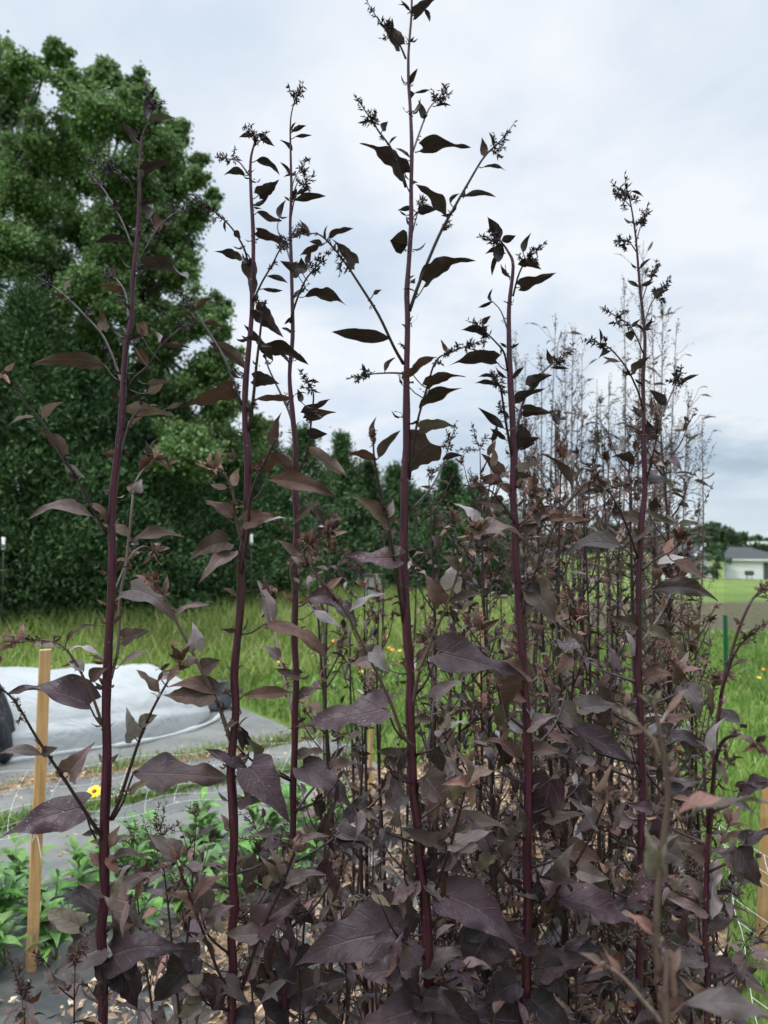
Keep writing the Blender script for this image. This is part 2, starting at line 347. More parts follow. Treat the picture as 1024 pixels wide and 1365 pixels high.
def hero(name, label, d, stem, branches=(), leaves=(), top='s', sm='m', bm='k', kd='n', seed=1, cat='plant', group='tall purple orach plants in front', auto=1.0, lowy=None):
    rng = RS(seed); bx, by = stem[0][:2]
    B0 = P(bx, by, d); base = V(B0[0], B0[1], 0)
    root = thing('orach_plant', base, label, cat, group)
    kn = []                                                            # joints: slight bends and swellings along the stem
    for a_, b_ in zip(stem[:-1], stem[1:]):
        k_ = max(1, int(abs(a_[1] - b_[1]) / 38))
        for q in range(k_):
            t = q / k_; j = 0 if q == 0 and a_ is stem[0] else 1
            kn.append((a_[0] + (b_[0] - a_[0]) * t + j * rng.normal(0, 1.5) * min(1, a_[2] / 7), a_[1] + (b_[1] - a_[1]) * t, (a_[2] + (b_[2] - a_[2]) * t) * (.90 if a_[1] > 560 else .82) * (1 + j * (.10 if q % 2 else -.03))))
    kn.append((stem[-1][0], stem[-1][1], stem[-1][2] * .9)); raw = stem; stem = kn
    mb = MB(); pts = [P(x, y, d) for x, y, _ in stem]; rr = [w_ / 2 / F * d for _, _, w_ in stem]
    if B0[2] > 0.08: pts = [base, base * .5 + pts[0] * .5] + pts; rr = [rr[0] * 1.25, rr[0] * 1.1] + rr
    tube(mb, pts, rr, 14, 0, 0.12, 4)
    mb.build('stem', SM[sm], root)
    sp = [(x, y) for x, y, _ in stem]; sdp = [d] * len(sp)
    def put_leaves(par, lst, poly, dep, main):
        for l in lst:
            x0, y0, x1, y1, w_ = l[:5]; k = l[5] if len(l) > 5 else None
            r, ax_, ay_, dd = nearest(poly, dep, x0, y0)
            if len(l) > 7: ax_, ay_ = l[6], l[7]; _, _, _, dd = nearest(poly, dep, ax_, ay_)
            elif r > 3: ax_, ay_ = ax_, min(ay_ + r * .5, poly[0][1])      # the petiole leaves the stem lower down
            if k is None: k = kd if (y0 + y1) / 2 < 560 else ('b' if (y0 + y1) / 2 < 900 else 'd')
            Lp = math.hypot(x1 - x0, y1 - y0); pf = 'h' if (w_ > .30 * Lp and Lp > 34 and w_ > 13) else ('o' if w_ > .26 * Lp else 'l')
            o1 = rng.normal(0, .25) * Lp / F * dd
            view_leaf(par, P(ax_, ay_, dd), x0, y0, x1, y1, w_, dd + o1 * .2, dd + o1, k, rng, pf, 'k' if sm != 'n' else 'n')
    put_leaves(root, leaves, sp, sdp, True)
    for br in branches:
        pl, w0, w1, dz, tip = br[:5]; lv = br[5] if len(br) > 5 else []
        r, sx, sy, dd = nearest(sp, sdp, *pl[0])
        n = len(pl); dep = [d + dz * (i / (n - 1)) for i in range(n)]
        pp = [P(x, y, e) for (x, y), e in zip(pl, dep)]
        mb = MB(); ws = np.linspace(w0, w1, n)
        col = SI[bm] if tip != 't' else SI['n' if pl[0][1] < 1000 else 'k']
        tube(mb, pp, [a / 2 / F * e for a, e in zip(ws, dep)], 6, col, .05, 4)
        pd = nrm(pp[-1] - pp[-2])
        tot = sum(math.hypot(pl[i + 1][0] - pl[i][0], pl[i + 1][1] - pl[i][1]) for i in range(n - 1))
        sp3, _ = smooth_line(pp, ws, 6)
        for q in range(int(tot / 26 * auto)):                       # little bracts and side buds at the joints
            ii = rng.randint(2, len(sp3)); b = sp3[ii]; dd_ = nrm(rng.normal(0, 1, 3) + pd * .5 + V(0, 0, .2)); l = rng.uniform(7, 20) / F * d
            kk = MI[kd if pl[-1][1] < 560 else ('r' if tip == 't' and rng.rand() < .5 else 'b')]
            leaf(mb, None, b, b + dd_ * l, rng.normal(0, 1, 3), l * .3, 'l', .1, .3, .03, rng, kk, 3, 5)
            buds(mb, b + rng.normal(0, .0015, (3, 3)), rng.normal(0, 1, (3, 3)), .004, .0018, kk)
            if rng.rand() < .45: spike(mb, b, dd_ + pd * .6, rng.uniform(8, 20) / F * d, rng, .0024 * d, kk, SI['k'])
        bo = compact(mb.build('branch', ALLM, root))
        put_leaves(bo, lv, pl, dep, False)
        if tip in 'st':
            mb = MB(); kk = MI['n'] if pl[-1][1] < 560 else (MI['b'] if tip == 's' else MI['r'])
            sc_ = dep[-1] / F
            if tip == 's':
                nb = rng.randint(3, 6)
                spike(mb, pp[-1], pd, sc_ * rng.uniform(24, 38), rng, .0028 * dep[-1], kk, SI['k'])
                for _ in range(nb): spike(mb, pp[-1] - pd * sc_ * rng.uniform(0, 16), pd + rng.normal(0, .8, 3), sc_ * rng.uniform(9, 20), rng, .0027 * dep[-1], kk, SI['k'])
            else:
                tuft(mb, pp[-1], pd, sc_ * 30, rng, [MI['r'], MI['r'], MI['b'], MI['g']], 10)
                for _ in range(2): tuft(mb, pp[-1] + rng.normal(0, sc_ * 12, 3), pd, sc_ * 18, rng, [MI['r'], MI['b']], 6)
            compact(mb.build('flower_head', ALLM, bo))
    # leafy side shoots low on the stem
    ylo = [y for y in np.arange(1345, lowy, -37)] if lowy else []
    for q, y in enumerate(ylo):
        y = y + rng.uniform(-10, 10)
        if y > stem[0][1]: continue
        x = np.interp(-y, [-s_[1] for s_ in raw], [s_[0] for s_ in raw]); sg = 1 if q % 2 else -1; Ls = rng.uniform(45, 110); an = rng.uniform(.5, 1.1)
        ex, ey = x + sg * Ls * math.sin(an), y - Ls * math.cos(an); dz = rng.uniform(-.12, .14); e = d + dz; mb = MB(); p0, p2 = P(x, y, d), P(ex, ey, e); tube(mb, [p0, (p0 + p2) / 2 + V(sg * .01, 0, -.004), p2], [.0021 * d, .0015 * d, .0007 * d], 5, SI['k']); bo = compact(mb.build('branch', ALLM, root))
        for j in range(rng.randint(3, 6)):
            t = .35 + .65 * rng.rand(); A = p0 + (p2 - p0) * t; bx_, by_ = x + (ex - x) * t, y + (ey - y) * t; a2 = rng.uniform(-1.9, 1.9) + (0 if sg > 0 else math.pi); Lf = rng.uniform(24, 66) * (1 if y > 1150 else .8)
            B2 = (bx_ + math.cos(a2) * 9, by_ + math.sin(a2) * 6); T2 = (B2[0] + math.cos(a2) * Lf, B2[1] + math.sin(a2) * Lf * .8 + rng.uniform(-6, 12)); k2 = 'ddgugbdo'[rng.randint(8)]; k2 = 'b' if y < 1000 and k2 == 'd' else k2
            view_leaf(bo, A, B2[0], B2[1], T2[0], T2[1], math.hypot(T2[0] - B2[0], T2[1] - B2[1]) * rng.uniform(.3, .62), d + dz * t, d + dz * t + rng.normal(0, .025), k2, rng, 'h' if Lf > 34 else 'o', 'k')
    # the growing tip and its spikes
    if top:
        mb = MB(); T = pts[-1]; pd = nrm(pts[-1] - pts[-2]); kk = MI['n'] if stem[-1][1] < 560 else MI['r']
        for _ in range(4 if top == 's' else 9): spike(mb, T - pd * rng.uniform(0, .012), pd * (1 if top == 's' else .2) + rng.normal(0, .5 if top == 's' else .9, 3), d / F * rng.uniform(14, 34), rng, .003 * d, kk, SI['k'])
        compact(mb.build('flower_head', ALLM, root))
    # small scars, buds and pairs of bracts at the joints of the main stem
    mb = MB(); ys = np.linspace(stem[0][1], stem[-1][1], max(4, int(abs(stem[0][1] - stem[-1][1]) / 42)))
    for y in ys[1:-1]:
        y = y + rng.uniform(-12, 12); i = max(j for j in range(len(stem)) if stem[j][1] >= min(y, stem[0][1])); i = min(i, len(stem) - 2)
        t = (stem[i][1] - y) / max(1, stem[i][1] - stem[i + 1][1]); x = stem[i][0] * (1 - t) + stem[i + 1][0] * t; wd = stem[i][2]
        for _ in range(rng.randint(2, 5)):
            sgn = rng.choice([-1, 1]); b = P(x + sgn * wd * .45, y + rng.uniform(-3, 3), d - wd * .3 / F * rng.uniform(-1, 1)); l = rng.uniform(7, 24) / F * d
            dd_ = nrm(V(sgn * rng.uniform(.3, 1), rng.normal(0, .6), rng.uniform(.1, .9)))
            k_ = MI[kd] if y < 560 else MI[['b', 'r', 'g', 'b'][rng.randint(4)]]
            leaf(mb, None, b, b + dd_ * l, rng.normal(0, 1, 3), l * rng.uniform(.22, .4), 'l', .1, .3, .03, rng, k_, 3, 5)
            buds(mb, b + rng.normal(0, .0015, (3, 3)), rng.normal(0, 1, (3, 3)), .004, .0018, k_)
    compact(mb.build('small_leaves', ALLM, root))
    return root
# ---------------------------------------------------------------- ground
def simple(name, cols, scale=8, rough=.9, bumpd=.01, spec=.15, detail=6):
    m, t, b = mat(name, rough, spec); g = geopos(t)
    f = noise(t, g, scale, detail, .6); f2 = noise(t, g, scale * .13, 4, .6)
    c = ramp(t, f, [(0.32 + 0.36 * i / (len(cols) - 1), c) for i, c in enumerate(cols)])
    c = mixc(t, 1.0, c, ramp(t, f2, [(.3, .78), (.7, 1.2)]), 'MULTIPLY'); t.links.new(c, b.inputs['Base Color'])
    bump(t, b, f, .6, bumpd); return m
xs = np.unique(np.concatenate([np.linspace(-12, 12, 61), np.linspace(-60, 60, 49), np.linspace(-1500, 1500, 31)]))
ys = np.unique(np.concatenate([np.linspace(-6, 30, 73), np.linspace(30, 300, 55), np.linspace(300, 2500, 12), [-200]]))
X, Y = np.meshgrid(xs, ys); Z = tz(X, Y); nx, ny = len(xs), len(ys)
i, j = np.meshgrid(np.arange(ny - 1), np.arange(nx - 1), indexing='ij')
mb = MB(); mb.add(np.stack([X, Y, Z], -1).reshape(-1, 3), np.stack([i * nx + j, i * nx + j + 1, (i + 1) * nx + j + 1, (i + 1) * nx + j], -1).reshape(-1, 4))
gm, t, b = mat('lawn_ground', .9, .1); g = geopos(t)
f = noise(t, g, 6, 8, .7); f2 = noise(t, g, .35, 4, .6); f3 = noise(t, g, .05, 3)
c = ramp(t, f, [(.3, (.070, .120, .022)), (.5, (.13, .205, .040)), (.7, (.20, .28, .07))])
c = mixc(t, ramp(t, f2, [(.4, 0), (.65, .55)]), c, (.17, .21, .07)); c = mixc(t, 1, c, ramp(t, f3, [(.35, .6), (.65, .95)]), 'MULTIPLY')
s = t.nodes.new('ShaderNodeSeparateXYZ'); t.links.new(g, s.inputs[0])
yy = M_(t, 'ADD', s.outputs[1], M_(t, 'MULTIPLY', M_(t, 'SUBTRACT', noise(t, g, .5, 4), .5), 3.0))
soil = M_(t, 'MULTIPLY', M_(t, 'MULTIPLY', ramp(t, M_(t, 'DIVIDE', yy, 40.0), [(.31, 0), (.35, 1), (.64, 1), (.70, 0)]), ramp(t, M_(t, 'DIVIDE', s.outputs[0], 20.0), [(.10, 0), (.18, 1)])), .92)
c = mixc(t, soil, c, ramp(t, f, [(.35, (.045, .038, .024)), (.65, (.095, .078, .052))]))
t.links.new(c, b.inputs['Base Color']); bump(t, b, f, .8, .03)
o = mb.build('ground', gm); tag(o, kind='structure')
U = V(.82, .57, 0); Nn = V(-.57, .82, 0)
def strip(name, u0, u1, c0, c1, z, m, wrinkle=.006, seed=1, nu=60, nv=14, edge=.03, kind='structure'):
    rng = RS(seed); uu, vv = np.meshgrid(np.linspace(u0, u1, nu), np.linspace(0, 1, nv))
    e0 = c0 + edge * np.sin(uu * 3.1 + seed) * .5 + edge * np.sin(uu * 7.3) * .3; e1 = c1 + edge * np.sin(uu * 2.3 + seed * 2) * .5 + edge * .3 * np.sin(uu * 8.1)
    cc = e0 * (1 - vv) + e1 * vv; p = U * uu[..., None] + Nn * cc[..., None]
    p[..., 2] = z + wrinkle * 1.6 * (np.sin(uu * 9 + vv * 7 + seed) * np.sin(uu * 4.3 - vv * 11) * .5 + rng.normal(0, .25, uu.shape) + .5) * np.minimum(1, 8 * vv * (1 - vv))
    i, j = np.meshgrid(np.arange(nv - 1), np.arange(nu - 1), indexing='ij'); mb = MB()
    mb.add(p.reshape(-1, 3), np.stack([i * nu + j, i * nu + j + 1, (i + 1) * nu + j + 1, (i + 1) * nu + j], -1).reshape(-1, 4)); o = mb.build(name, m); return tag(o, kind=kind)
fm, t, b = mat('woven_weed_fabric', .42, .55); g = geopos(t)
f = noise(t, g, 5, 6, .65); wv = t.nodes.new('ShaderNodeTexWave'); wv.inputs['Scale'].default_value = 60; t.links.new(g, wv.inputs[0])
dust = ramp(t, noise(t, g, 2.3, 6, .7), [(.4, 0), (.65, 1)])
c = mixc(t, dust, (.028, .032, .032), (.085, .085, .075)); c = mixc(t, 1, c, ramp(t, f, [(.3, .75), (.7, 1.25)]), 'MULTIPLY')
t.links.new(c, b.inputs['Base Color']); bump(t, b, M_(t, 'ADD', f, M_(t, 'MULTIPLY', wv.outputs['Fac'], .05)), .5, .02)
fg, t, b = mat('dusty_glare_walkway_fabric', .6, .4); g = geopos(t)  # paler than the bed fabric: sky glare put into the colour, plus dust
c = mixc(t, ramp(t, noise(t, g, 2.0, 7, .7), [(.35, 0), (.65, 1)]), (.085, .09, .088), (.165, .165, .15)); t.links.new(c, b.inputs['Base Color']); bump(t, b, noise(t, g, 4, 6, .6), .9, .03)
mulch_m = simple('leaf_mulch', [(.08, .05, .03), (.20, .135, .085), (.36, .26, .17)], 34, .9, .02)
strip('path', -4.5, 2.75, 3.50, 4.22, .016, fg, .008, 2, edge=.08)
strip('path', -4.5, 2.85, 4.30, 4.78, .020, fg, .008, 3, edge=.06)
strip('path', -4.5, 2.72, 4.95, 6.85, .016, fg, .008, 4, edge=.05)
strip('crop_bed', -4.5, 2.6, 2.05, 3.47, .024, fm, .022, 5, nu=110, nv=30, edge=.08)
strip('dry_soil', -4.5, 2.2, 4.74, 4.98, .010, mulch_m, .012, 6, edge=.08)
# the mulched bed the orach grows in
bed_px = [(40,1420),(120,1330),(200,1262),(270,1212),(350,1168),(410,1075),(440,1036),(520,1030),(620,1020),(760,1010),(880,1040),(930,1120),(960,1230),(990,1420)]
poly = [G(x, y)[:2] for x, y in bed_px]; poly = [V(-1.3, -1.5)] + poly + [V(1.3, -1.5)]
cx_, cy_ = 0.1, 1.6; mb = MB(); ring = []
for a_, b_ in zip(poly, poly[1:] + poly[:1]):
    for k in range(8): p = a_ + (b_ - a_) * k / 8; ring.append(p + RS(int(abs(p[0] * 999))).normal(0, .02, 2))
R = len(ring); vs = []
for lv in np.linspace(0, 1, 14):
    for p in ring: q = V(cx_, cy_) + (p - V(cx_, cy_)) * lv; vs.append((q[0], q[1], .030 + .020 * math.sin(q[0] * 13) * math.sin(q[1] * 11) * (1 - lv) + .015 * (1 - lv)))
mb.add(vs, [[l * R + k, l * R + (k + 1) % R, (l + 1) * R + (k + 1) % R, (l + 1) * R + k] for l in range(13) for k in range(R)])
o = mb.build('mulch_bed', mulch_m); tag(o, kind='structure')
def inside(px, py, poly):
    r = np.zeros(len(px), bool); n = len(poly)
    for i in range(n):
        a, b = poly[i], poly[(i + 1) % n]; c = ((a[1] > py) != (b[1] > py)) & (px < (b[0] - a[0]) * (py - a[1]) / (b[1] - a[1] + 1e-12) + a[0]); r ^= c
    return r
rng = RS(3); n = 26000; px = rng.uniform(-2.2, 2.2, n); py = rng.uniform(1.6, 4.9, n); ok = inside(px, py, poly); px, py = px[ok], py[ok]; n = len(px)
def cards(mb, pos, D, S, L, W, curl=0.0, mat=0):
    """many small folded leaf-like pieces: base pos, direction D, side S"""
    k = len(pos); L = np.broadcast_to(L, (k,))[:, None]; W = np.broadcast_to(W, (k,))[:, None]; D = D / np.linalg.norm(D, axis=1, keepdims=True)
    S = S - D * (S * D).sum(1, keepdims=True); S /= np.linalg.norm(S, axis=1, keepdims=True) + 1e-9; Nz = np.cross(D, S)
    v = np.stack([pos, pos + D * L * .5 + S * W * .5 + Nz * curl * W, pos + D * L, pos + D * L * .5 - S * W * .5 + Nz * curl * W], 1)
    mb.add(v.reshape(-1, 3), (np.arange(k)[:, None] * 4 + np.arange(4)), None, None, mat)
def islandmat(name, stops, rough=.7, transl=0.0, spec=.2, big=.6, bigamt=(.7, 1.25)):
    m, t, b = mat(name, rough, spec); g = t.nodes.new('ShaderNodeNewGeometry')
    c = ramp(t, g.outputs['Random Per Island'], stops); c = mixc(t, 1, c, ramp(t, noise(t, g.outputs['Position'], big, 4), [(.35, bigamt[0]), (.65, bigamt[1])]), 'MULTIPLY')
    t.links.new(c, b.inputs['Base Color'])
    if transl:
        tr = t.nodes.new('ShaderNodeBsdfTranslucent'); t.links.new(c, tr.inputs[0]); ms = t.nodes.new('ShaderNodeMixShader'); ms.inputs[0].default_value = transl
        t.links.new(b.outputs[0], ms.inputs[1]); t.links.new(tr.outputs[0], ms.inputs[2]); t.links.new(ms.outputs[0], t.nodes['Material Output'].inputs[0])
    return m
chip = islandmat('dead_leaf_chips', [(0, (.10, .062, .036)), (.4, (.22, .15, .095)), (.8, (.38, .28, .19)), (1, (.52, .42, .31))], .8, big=3)
mb = MB(); D = rng.normal(0, 1, (n, 3)) * V(1, 1, .35); cards(mb, np.stack([px, py, rng.uniform(.045, .075, n)], -1), D, rng.normal(0, 1, (n, 3)) * V(1, 1, .5), rng.uniform(.012, .05, n), rng.uniform(.006, .028, n), .25)
o = mb.build('mulch_chips', chip, smooth=False); tag(o, kind='stuff', label='tan shredded leaf and wood mulch covering the bed', cat='mulch')
# grass
def grass(name, px, py, h, wd, m, rng, lean=.35, label='', z0=0.0):
    n = len(px); az = rng.uniform(0, 6.28, n); s = np.stack([np.cos(az), np.sin(az), 0 * az], -1); ln = rng.normal(0, lean, (n, 2)) * h[:, None]
    b = np.stack([px, py, tz(px, py) + z0], -1); m1 = b + np.stack([ln[:, 0] * .3, ln[:, 1] * .3, h * .55], -1); tp = b + np.stack([ln[:, 0], ln[:, 1], h], -1)
    w_ = wd[:, None]; v = np.stack([b - s * w_ * .5, b + s * w_ * .5, m1 - s * w_ * .42, m1 + s * w_ * .42, tp], 1)
    mb = MB(); k = np.arange(n)[:, None] * 5; mb.add(v.reshape(-1, 3), k + V(0, 1, 3, 2).astype(int), k + V(2, 3, 4).astype(int)); o = mb.build(name, m); return tag(o, label, 'grass', kind='stuff')
gr = islandmat('grass_blades', [(0, (.095, .155, .028)), (.35, (.17, .26, .052)), (.75, (.27, .35, .09)), (1, (.46, .45, .22))], .6, .25, .2, .45)
gr2 = islandmat('lawn_blades', [(0, (.075, .155, .026)), (.5, (.14, .235, .045)), (.93, (.22, .32, .085)), (1, (.40, .36, .20))], .6, .25, .2, .5)
rng = RS(8)
n = 150000; u = rng.uniform(-9, 14, n); c = 6.9 + rng.uniform(0, 1, n) ** 1.2 * 11; px = U[0] * u + Nn[0] * c; py = U[1] * u + Nn[1] * c
ok = (px < 1.9 + .10 * py) & (py > 4.5) & (np.abs(px) < py * .62 + 1) & (py < 24); px, py = px[ok], py[ok]
h = rng.uniform(.10, .40, len(px)) * (.55 + .9 * sstep(8, 11, py)) * (1 - .45 * sstep(-1, 2, px)); grass('meadow_grass', px, py, h, .004 + .0009 * py * rng.uniform(.6, 1.4, len(px)), gr, rng, .4, 'unmown meadow grass in front of the dark trees')
n = 150000; px = rng.uniform(-1.9, 8.0, n); py = 1.6 + 16 * rng.uniform(0, 1, n) ** 1.6; cc = -.57 * px + .82 * py; uu_ = .82 * px + .57 * py
ok = ~inside(px, py, poly) & (np.abs(px) < py * .60 + .4) & ((px > .75) | (uu_ > 2.78)) & ~((py > 12.6) & (px > 2)); px, py = px[ok], py[ok]
h = rng.uniform(.03, .10, len(px)) * (1 + .3 * rng.rand(len(px)) ** 4 * 3); grass('lawn_grass', px, py, h, .0035 + .0012 * py * rng.uniform(.6, 1.4, len(px)), gr2, rng, .45, 'bright mown lawn right of the plants')
n = 5000; u = rng.uniform(-4.5, 2.8, n); c = np.where(rng.rand(n) < .55, rng.uniform(2.2, 5.2, n), 4.80 + rng.normal(0, .09, n)); pos = U * u[:, None] + Nn * c[:, None]; pos[:, 2] = rng.uniform(.045, .06, n)
mb = MB(); cards(mb, pos, rng.normal(0, 1, (n, 3)) * V(1, 1, .2), rng.normal(0, 1, (n, 3)) * V(1, 1, .4), rng.uniform(.008, .035, n), rng.uniform(.004, .02, n), .25); tag(mb.build('plant_litter', chip, smooth=False), 'dry leaf bits and straw strewn over the weed fabric', 'litter', kind='stuff')
# weeds along the fabric seams
n = 16000; u = rng.uniform(-4.5, 2.8, n); c = np.where(rng.rand(n) < .5, 4.25 + rng.normal(0, .05, n), np.where((u > 1.2) | (rng.rand(n) < .15), 4.86 + rng.normal(0, .06, n), 4.25 + rng.normal(0, .07, n)))
px = U[0] * u + Nn[0] * c; py = U[1] * u + Nn[1] * c; grass('seam_grass', px, py, rng.uniform(.02, .10, n), rng.uniform(.003, .008, n), gr2, rng, .6, 'low green weeds growing along the seams of the weed fabric')
n = 4000; u = rng.uniform(-1.3, .9, n); c = rng.choice([2.35, 2.7, 2.15], n) + rng.normal(0, .06, n); ok = (np.sin(u * 5 + c * 3) > .55); u, c = u[ok], c[ok]; n = len(u)
px = U[0] * u + Nn[0] * c; py = U[1] * u + Nn[1] * c; grass('bed_weeds', px, py, rng.uniform(.03, .14, n), rng.uniform(.003, .007, n), gr2, rng, .5, 'grassy weeds poking through holes in the black fabric', .03)
# green leafy crop row
cropm = leafmat('crop_leaf', (.10, .21, .055), (.11, .19, .07), (.17, .27, .10), .45, .4, 0, .2, .3, .35)
cstem, _, b_ = mat('crop_stem', .5, .3); b_.inputs['Base Color'].default_value = (.12, .2, .06, 1)
rng = RS(21); k = 0; CNT = [0, 0, 0]; ORD0 = ['first', 'second', 'third', 'fourth', 'fifth', 'sixth', 'seventh', 'eighth', 'ninth', 'tenth', 'eleventh', 'twelfth', 'thirteenth', 'fourteenth', 'fifteenth', 'sixteenth', 'seventeenth', 'eighteenth']
for row, c0 in enumerate((2.78, 3.02, 3.27)):
    for q, u0 in enumerate(np.arange(-2.6, 2.7, .20)):
        u1 = u0 + rng.normal(0, .03); p = U * u1 + Nn * (c0 + rng.normal(0, .03)); pxx = 512 + 1025 * p[0] / p[1]
        if not (-60 < pxx < 470): continue
        p[2] = .03; k += 1
        root = thing('leafy_crop_plant', p, 'bushy green leafy seedling, %s from left in the %s line of the crop row' % (ORD0[CNT[row]], ('front', 'middle', 'back')[row]), 'plant', 'green leafy seedlings in the crop row'); CNT[row] += 1
        H = rng.uniform(.18, .33); ms = MB(); ml = MB()
        for s_ in range(rng.randint(3, 6)):
            a0 = rng.uniform(0, 6.28); lean = V(math.cos(a0), math.sin(a0), 0) * rng.uniform(.02, .12); top = p + lean + V(0, 0, H * rng.uniform(.6, 1)); tube(ms, [p, (p + top) / 2 + rng.normal(0, .006, 3), top], [.004, .003, .002], 4)
            for q_ in range(9):
                f = .25 + .75 * q_ / 8; A = p + (top - p) * f; az = q_ * 1.57 + a0 + rng.normal(0, .3); h_ = V(math.cos(az), math.sin(az), 0); L = rng.uniform(.08, .14) * (1.1 - .35 * f)
                leaf(ml, None, A, A + nrm(h_ + V(0, 0, rng.uniform(-.1, .9))) * L, V(0, 0, 1) + rng.normal(0, .2, 3), L * rng.uniform(.32, .45), 'o', rng.uniform(.05, .2), .2, .02, rng, 0, 5, 6)
        ms.build('stem', cstem, root); ml.build('foliage', cropm, root)
# ---------------------------------------------------------------- row cover tunnel
cov, t, b = mat('white_row_cover', .65, .25); g = geopos(t)
c = mixc(t, ramp(t, noise(t, g, 3, 6, .65), [(.3, 0), (.7, 1)]), (.39, .415, .42), (.50, .52, .52)); t.links.new(c, b.inputs['Base Color'])
mp = t.nodes.new('ShaderNodeMapping'); mp.inputs['Rotation'].default_value = (0, 0, .6); mp.inputs['Scale'].default_value = (1.2, 5, 3); t.links.new(g, mp.inputs[0]); bump(t, b, noise(t, mp.outputs[0], 2.6, 7, .62, .6), .55, .05)
tr = t.nodes.new('ShaderNodeBsdfTranslucent'); tr.inputs[0].default_value = (.7, .72, .7, 1); ms = t.nodes.new('ShaderNodeMixShader'); ms.inputs[0].default_value = .25; t.links.new(b.outputs[0], ms.inputs[1]); t.links.new(tr.outputs[0], ms.inputs[2]); t.links.new(ms.outputs[0], t.nodes['Material Output'].inputs[0])
u_end = 2.42; nu_, nv_ = 220, 56; vs = []; rng = RS(9)
for a in range(nu_):
    u = -4.8 + (u_end + 4.8) * (a / (nu_ - 1)) ** .8; e = (u_end - u); tp = math.sqrt(max(0.0, 1 - max(0, 1 - e / 1.05) ** 2)); hw = .62 * (.10 + .90 * tp) * (1 + .03 * math.sin(u * 7)); hh = .47 * tp * (1 - .10 * abs(math.sin(u * 2.9 + .6)))
    for q in range(nv_):
        th = math.pi * q / (nv_ - 1); s_ = math.sin(th); cc = 6.08 - math.cos(th) * hw * (1 + .10 * (s_ < .25)); z = hh * s_ ** .72 + .004 * math.sin(u * 31 + th * 9) * s_ + .012 * math.sin(u * 13 + th * 3.7) * s_ + s_ ** .5 * tp * (.009 * abs(math.sin(u * 5.2 + th * 2.2 + 1.3 * math.sin(u * 2.1))) ** 6 + .012 * abs(math.sin(u * 3.1 - th * 3.4 + math.sin(u * 4))) ** 9) + .010 * max(0, 1 - e / 1.3) * math.sin(th * 23 + math.sin(u * 6)) * s_
        p = U * u + Nn * cc; vs.append((p[0], p[1], max(z, 0) + .028))
mb = MB(); mb.add(vs, [[a * nv_ + q, a * nv_ + q + 1, (a + 1) * nv_ + q + 1, (a + 1) * nv_ + q] for a in range(nu_ - 1) for q in range(nv_ - 1)])
p0 = U * 0 + Nn * 6.08
root = thing('row_cover_tunnel', (p0[0], p0[1], 0), 'low tunnel of white row cover fabric with a rounded gathered end, lying across the left', 'row cover')
mb.build('cover', cov, root)
mb = MB(); 
for q in range(40):
    a = q / 39; pass
hem = [U * (u_end - .9 + 1.0 * math.sin(x)) + Nn * (6.08 - .74 * math.cos(x)) + V(0, 0, .035) for x in np.linspace(0.0, math.pi, 22)]
hem = [U * x + Nn * 5.38 + V(0, 0, .03) for x in np.linspace(-4.5, u_end - .95, 20)] + hem
tube(mb, hem, [.016 + .007 * math.sin(k_ * 1.9) for k_ in range(len(hem))], 6); mb.build('gathered_hem', cov, root)
# black plastic sack at the left edge and dark sack at the tunnel's end
bag, t, b = mat('black_plastic', .28, .6); b.inputs['Base Color'].default_value = (.010, .012, .016, 1); mp = t.nodes.new('ShaderNodeMapping'); mp.inputs['Scale'].default_value = (9, 9, 1.2); t.links.new(geopos(t), mp.inputs[0]); bump(t, b, noise(t, mp.outputs[0], 3, 5, .6, .8), 1.0, .06)
gbag, t, b = mat('grey_fabric_sack', .7, .3); b.inputs['Base Color'].default_value = (.060, .066, .075, 1); bump(t, b, noise(t, geopos(t), 14, 5, .6), .8, .04)
def sack(name, p, rx, ry, hgt, m, label, cat, seed, neck=.25):
    rng = RS(seed); mb = MB(); n_, s_ = 18, 28; vs = []; ph = rng.uniform(0, 6, 4)
    for a in range(n_):
        v = a / (n_ - 1); r = (math.sin(min(1, v * 5 + .25) * math.pi / 2)) * (1 - (1 - neck) * v ** 2.2)
        for q in range(s_):
            th = 2 * math.pi * q / s_; k_ = 1 + .07 * math.sin(th * 3 + ph[0] + v * 2) + .05 * math.sin(th * 7 + ph[1]) + .03 * math.sin(th * 11 + v * 6)
            vs.append((p[0] + rx * r * k_ * math.cos(th), p[1] + ry * r * k_ * math.sin(th), p[2] + hgt * v + .01 * math.sin(th * 5)))
    vs.append((p[0], p[1], p[2] + hgt * .97)); mb.add(vs, [[a * s_ + q, a * s_ + (q + 1) % s_, (a + 1) * s_ + (q + 1) % s_, (a + 1) * s_ + q] for a in range(n_ - 1) for q in range(s_)], [[(n_ - 1) * s_ + q, (n_ - 1) * s_ + (q + 1) % s_, n_ * s_] for q in range(s_)])
    o = mb.build(name, m); return tag(o, label, cat)
p = G(-12, 1020, 0.0); sack('plastic_sack', p, .15, .14, .50, bag, 'black plastic sack standing against the white row cover at the left edge', 'sack', 3, .30)
p = G(268, 962, 0.0); p[1] += .35; p[0] += .05; sack('weight_sack', V(p[0], p[1], .02), .12, .15, .22, gbag, 'dark grey sack weighing down the end of the white row cover', 'sack', 4, .6)
p = G(283, 948, 0.0); mb = MB(); n_ = 7
sack('pale_stone', V(p[0] + .02, p[1], .01), .06, .07, .13, cov, 'small pale stone like bundle beside the dark grey sack', 'stone', 6, .5)
